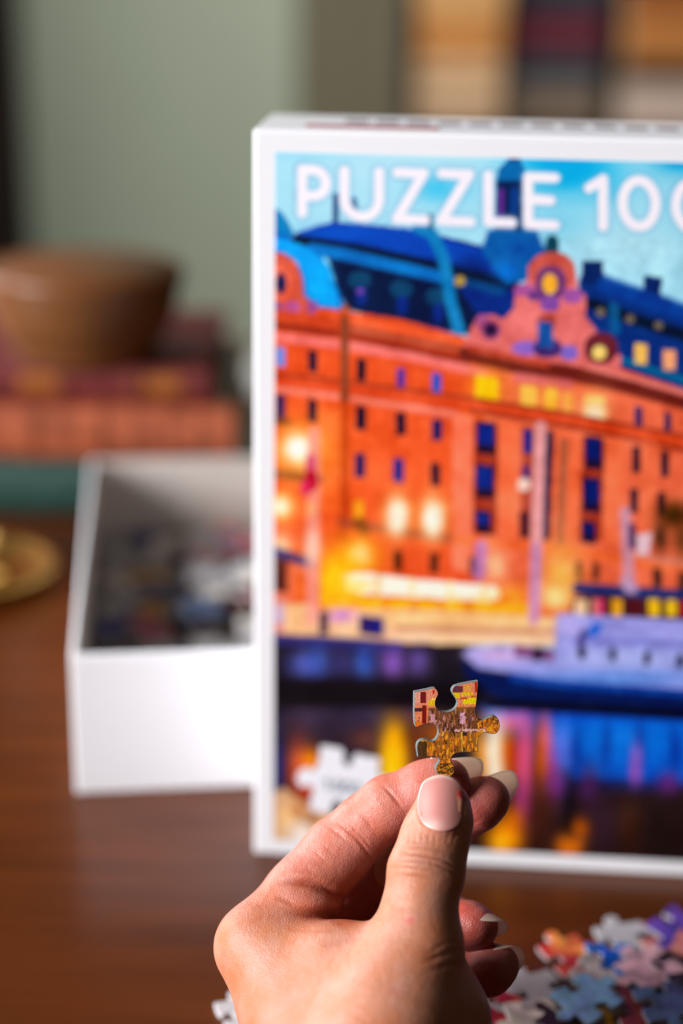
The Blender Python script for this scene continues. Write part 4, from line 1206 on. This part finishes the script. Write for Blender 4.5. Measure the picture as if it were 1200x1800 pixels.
# thumb nail: gently curved plate on the nail bed
sel = isthumb & (np.abs(QX - 772) < 5) & (QY > 1392) & (QY < 1452) & (HN[:, 2] < -.3)
cf = np.polyfit(HV2[sel, 1], HV2[sel, 2], 1)
cxy = np.array([np.mean([p[0] for p in NAIL]), np.mean([p[1] for p in NAIL])])
NA = []
for k in range(len(NAIL)):       # smooth the outline
    p0, p1, p2, p3 = [np.array(NAIL[(k + q) % len(NAIL)], float) for q in (-1, 0, 1, 2)]
    for t in np.linspace(0, 1, 5)[:-1]:
        NA.append(.5 * (2 * p1 + (p2 - p0) * t + (2 * p0 - 5 * p1 + 4 * p2 - p3) * t * t + (-p0 + 3 * p1 - 3 * p2 + p3) * t ** 3))
NA = np.array(NA)
rad = np.concatenate([np.linspace(0.02, 1, 16), [1.0]])
PX = cxy[0] + (NA[:, 0] - cxy[0])[None, :] * rad[:, None]; PY = cxy[1] + (NA[:, 1] - cxy[1])[None, :] * rad[:, None]
Dg = cf[1] + cf[0] * (-(PY - 900) * (D0 - 17) / FPX) - .55
hx = (PX - 774 - (1410 - PY) * .06) * (D0 - 17) / FPX
Dg = Dg + hx ** 2 / (2 * 8.2) + np.clip((1385 - PY) / 25, 0, 1) ** 2 * .8 + (np.arange(17) == 16)[:, None] * .9
PP = np.stack([(PX - 600) * Dg / FPX, -(PY - 900) * Dg / FPX, Dg], -1)
CC = np.empty(PP.shape); CC[:] = (206, 136, 128)
def cmix(a, c):
    CC[:] = CC + (np.array(c, float) - CC) * np.clip(a, 0, 1)[..., None]
cmix(np.exp(-((PX - 757) / 20) ** 2 - ((PY - 1452) / 12) ** 2) * .9, (234, 196, 186)); cmix(np.exp(-((PX - 750) / 12) ** 2 - ((PY - 1410) / 30) ** 2) * .5, (228, 176, 170))
cmix(np.clip((1369 + ((PX - 775) / 40) ** 2 * 13 - PY) / 3, 0, 1) * .7, (230, 200, 184)); cmix(np.exp(-((PX - 809) / 5) ** 2 - ((PY - 1394) / 8) ** 2) * .7, (190, 60, 60))
tag(grid_mesh('fingernail', PP, CC, M['thumb_nail'], hand, closed=True), 'pink thumbnail with pale half moon and trimmed white edge')


def shell_nail(tip, axis, dorsal, r, back, free, half, label, rise=1.03, drop=.75):
    """nail wrapped over the back of a fingertip and standing past it; tip = centre of the fingertip ball"""
    a = np.asarray(axis, float); a /= np.linalg.norm(a)
    n = np.asarray(dorsal, float); n -= a * (n @ a); n /= np.linalg.norm(n)
    s_ = np.cross(a, n)
    T = hp_(*tip)
    nu, nv = 24, 18
    ph = np.linspace(-half, half, nu)
    P = np.zeros((nu, nv, 3)); C = np.zeros((nu, nv, 3))
    for i, f in enumerate(ph):
        e = f / half
        end = free - (free + 1.0) * (abs(e) ** 2.8) * drop
        for j, t in enumerate(np.linspace(0, 1, nv)):
            q = -back + (end + back) * t
            rr = r * rise * (1 - .0012 * max(q, 0) ** 2) + .34 * max(-q, 0)
            P[i, j] = T + a * q + n * (rr * math.cos(f)) + s_ * (rr * math.sin(f))
            k = min(1, max(0, (q - (end - free * .8)) / .8))
            C[i, j] = np.array([196, 124, 112]) * (1 - k) + np.array([250, 238, 222]) * k
    return tag(grid_mesh('fingernail', P, C, M['nail'], hand, .0004), label)


mm = D0 / FPX
shell_nail((788, 1372, 10.5), (1, .16, -.05), (.0, .42, .9), 37 * mm, 4, 10.6, 1.3, 'pale tip of the index fingernail standing past the fingertip')
shell_nail((858, 1404, 14), (.88, .40, -.1), (.2, .45, .85), 37 * mm, 4, 9.8, 1.3, 'pale tip of the middle fingernail standing past the fingertip')
shell_nail((843, 1631, 9), (.78, -.32, -.52), (.40, .72, .55), 32 * mm, 0.0, 6.4, 1.6, 'pale edged ring fingernail seen from its tip', 1.03, .8)
shell_nail((877, 1696, 8), (.82, .08, -.58), (.42, .6, .68), 35 * mm, 0.0, 5.6, 1.5, 'thin pale edge of the little fingernail', 1.03, .8)

# ================================================================= THE PIECE HELD IN THE FINGERS
OUT = [(217, 205), (300, 190), (375, 175), (398, 184), (412, 206), (413, 236), (397, 270), (391, 310), (410, 348), (450, 369), (500, 370), (545, 350), (567, 312), (563, 280), (536, 240), (522, 206), (530, 178), (558, 157), (640, 138), (738, 122),
       (737, 200), (728, 300), (722, 370), (735, 424), (770, 446), (820, 426), (862, 412), (896, 426), (917, 464), (921, 510), (905, 548), (876, 564), (840, 560), (800, 551), (765, 564), (746, 600), (742, 650), (746, 706),
       (650, 712), (572, 716), (536, 735), (521, 764), (528, 790), (546, 816), (553, 850), (545, 884), (520, 908), (476, 916), (430, 906), (402, 870), (394, 832), (412, 796), (424, 776), (414, 752), (384, 741), (320, 742), (250, 743),
       (240, 690), (238, 650), (252, 616), (286, 597), (330, 601), (368, 610), (396, 594), (412, 560), (413, 520), (395, 487), (360, 471), (320, 469), (280, 480), (246, 495), (223, 481), (216, 400), (216, 300)]
corner = {0, 19, 37, 56}
OP = []
n = len(OUT)
for k in range(n):
    p0, p1, p2, p3 = [np.array(OUT[(k + q) % n], float) for q in (-1, 0, 1, 2)]
    if k in corner: p0 = 2 * p1 - p2
    if (k + 1) % n in corner: p3 = 2 * p2 - p1
    for t in np.linspace(0, 1, 5)[:-1]:
        OP.append(.5 * (2 * p1 + (p2 - p0) * t + (2 * p0 - 5 * p1 + 4 * p2 - p3) * t * t + (-p0 + 3 * p1 - 3 * p2 + p3) * t ** 3))
OP = np.array(OP)
# its print, painted in the piece's own picture coordinates
Q = Canvas(190, 100, 950, 940, 3.0, (150, 92, 30))
nrg = np.random.default_rng(3)
Q.poly([(190, 100), (950, 100), (950, 335), (190, 335)], (232, 130, 96)); Q.poly([(200, 330), (340, 330), (320, 500), (200, 500)], (226, 122, 76))
for (x, y, w_, h_, c) in ((242, 252, 50, 90, (236, 150, 128)), (291, 252, 50, 92, (112, 22, 22)), (340, 240, 48, 120, (238, 140, 110)), (376, 208, 16, 26, (176, 24, 22)), (372, 300, 80, 44, (244, 176, 24)), (376, 268, 46, 14, (250, 200, 60)), (255, 353, 70, 30, (66, 34, 48)),
                          (300, 392, 38, 150, (120, 18, 10)), (250, 420, 50, 60, (236, 132, 90)), (250, 470, 60, 40, (214, 110, 24)), (575, 190, 80, 54, (104, 46, 54)), (650, 180, 70, 50, (240, 150, 60)), (722, 170, 22, 90, (176, 40, 12)), (560, 240, 60, 50, (250, 184, 20)), (650, 230, 90, 36, (250, 180, 20)),
                          (670, 288, 110, 52, (254, 200, 10)), (700, 325, 60, 18, (224, 120, 70)), (590, 325, 60, 24, (226, 124, 70)), (625, 265, 60, 14, (190, 80, 20)), (700, 250, 40, 16, (176, 90, 10))):
    Q.rect(x, y, w_, h_, c, 1, 0)
Q.poly([(330, 340), (420, 350), (600, 352), (740, 330), (760, 540), (560, 545), (420, 500), (340, 470)], (112, 64, 36))
for k in range(150):
    x, y = nrg.uniform(330, 750), nrg.uniform(350, 535)
    c = [(160, 96, 76), (206, 146, 150), (56, 28, 18), (120, 66, 30), (190, 112, 44)][nrg.integers(5)]
    Q.line([(x, y), (x + nrg.uniform(-5, 5), y + nrg.uniform(14, 50))], nrg.uniform(5, 13), c, .8, 2)
Q.rect(612, 430, 44, 90, (226, 166, 190), .9, 0); Q.rect(368, 425, 30, 70, (220, 156, 170), .8, 0); Q.rect(680, 420, 24, 70, (120, 70, 80), .7, 0)
for k in range(420):
    x, y = nrg.uniform(250, 930), nrg.uniform(540, 910)
    if x > 740: y = nrg.uniform(410, 570)
    c = [(240, 146, 18), (216, 116, 14), (252, 170, 34), (116, 60, 12), (48, 26, 10), (232, 132, 26), (200, 96, 18)][nrg.integers(7)]
    Q.line([(x, y), (x + nrg.uniform(-8, 8), y + nrg.uniform(10, 46))], nrg.uniform(5, 14), c, .85, 2)
for k in range(60):
    x, y = nrg.uniform(740, 930), nrg.uniform(400, 570)
    Q.ell(x, y, nrg.uniform(5, 14), nrg.uniform(5, 12), [(214, 120, 30), (190, 96, 26), (140, 70, 26), (230, 140, 50)][nrg.integers(4)], .85)
for k in range(160):
    x, y = nrg.uniform(250, 740), nrg.uniform(380, 900)
    Q.ell(x, y, nrg.uniform(3, 8), nrg.uniform(3, 9), [(40, 20, 10), (70, 34, 14), (96, 46, 20)][nrg.integers(3)], .75)
for k in range(34):
    x = nrg.uniform(545, 800)
    Q.line([(x, nrg.uniform(518, 540)), (x + nrg.uniform(8, 26), nrg.uniform(518, 540))], 5, (240, 190, 190), .8, 2)
Q.rect(632, 560, 40, 26, (30, 24, 50), .9, 0); Q.rect(285, 680, 80, 130, (44, 30, 16), .8, 0); Q.line([(608, 545), (612, 700)], 8, (240, 180, 60), .7, 2)
for k in range(90):
    x, y = nrg.uniform(400, 550), nrg.uniform(800, 900)
    Q.line([(x, y), (x + nrg.uniform(8, 30), y + nrg.uniform(-4, 4))], nrg.uniform(5, 10), [(50, 34, 18), (190, 120, 20), (80, 50, 20), (226, 150, 30), (40, 26, 16)][nrg.integers(5)], .85, 2)

# flat piece: 2 mm card; its own axes are turned slightly so that the left edges show
UM = D0 / FPX / (1200 / 260.0)                # mm per drawing unit
orig = hp_(680 + 475 / 4.615, 1170 + 500 / 4.615, 0.6)
yaw, tlt = math.radians(-7), math.radians(6)
ex = np.array([math.cos(yaw), 0, -math.sin(yaw)]); ey = np.array([0, math.cos(tlt), -math.sin(tlt)])
nz = np.cross(ex, ey); nz = -nz if nz[2] < 0 else nz            # pointing away from the viewer


def pl(pts, off, shrink=0):
    p = np.asarray(pts, float)
    return orig + np.outer((p[:, 0] - 475) * UM / math.cos(yaw), ex) - np.outer((p[:, 1] - 500) * UM / math.cos(tlt), ey) + nz * off


inset = []
m_ = len(OP)
for k in range(m_):
    tg = OP[(k + 1) % m_] - OP[k - 1]
    nn = np.array([-tg[1], tg[0]]) / (np.linalg.norm(tg) + 1e-9)
    inset.append(OP[k] + nn * 5.5)
inset = np.array(inset)
gx, gy = np.meshgrid(np.arange(200, 940, 5.0), np.arange(110, 925, 5.0))
gp = np.stack([gx.ravel(), gy.ravel()], 1)
ins = np.zeros(len(gp), bool)
for (ax, ay), (bx_, by) in zip(inset, np.roll(inset, -1, 0)):
    if ay != by:
        ins ^= ((ay > gp[:, 1]) != (by > gp[:, 1])) & (gp[:, 0] < (bx_ - ax) * (gp[:, 1] - ay) / (by - ay) + ax)
gp = gp[ins]
dmin = np.min([np.hypot(gp[:, 0] - q[0], gp[:, 1] - q[1]) for q in inset], 0)
gp = gp[dmin > 3]
allp = np.concatenate([inset, gp])
res = delaunay_2d_cdt([Vector(p) for p in allp.tolist()], [(k, (k + 1) % m_) for k in range(m_)], [], 1, 1e-4)
fv = np.array([list(v) for v in res[0]]); ff = [tuple(f) for f in res[2]]
held = empty('held_jigsaw_piece', Vector(to_world(orig[None])[0].tolist()), 0, 'orange and gold printed jigsaw piece pinched upright in the fingers', 'puzzle piece')
inv = Matrix.Translation(-held.location)


def held_part(nm, pts, faces, mt, cols=None):
    me = bpy.data.meshes.new(nm)
    me.from_pydata([inv @ Vector(v) for v in to_world(pts).tolist()], [], faces)
    if cols is not None: set_colours(me, cols, 'print', 1.0)
    o = link_mesh(nm, me, held, (mt,))
    bm = bmesh.new(); bm.from_mesh(me); bmesh.ops.recalc_face_normals(bm, faces=bm.faces); bm.to_mesh(me); bm.free()
    return o


held_part('printed_face', pl(fv, -0.04), ff, M['piece_print'], np.clip((Q.sample(fv[:, 0], fv[:, 1]) - .4) * 1.12 + .46, 0, 1))
ring = [pl(inset, 0.0), pl(OP, .28), pl(OP, 1.75), pl(inset, 1.95)]
fs = [tuple(range(m_)), tuple(range(3 * m_, 4 * m_))]
for q in range(3):
    for k in range(m_):
        fs.append((q * m_ + k, q * m_ + (k + 1) % m_, (q + 1) * m_ + (k + 1) % m_, (q + 1) * m_ + k))
held_part('chipboard_body', np.concatenate(ring), fs, mat('blue_grey_chipboard', L3(100, 108, 108), .8, spec=.2, noise=.12, nscale=900))
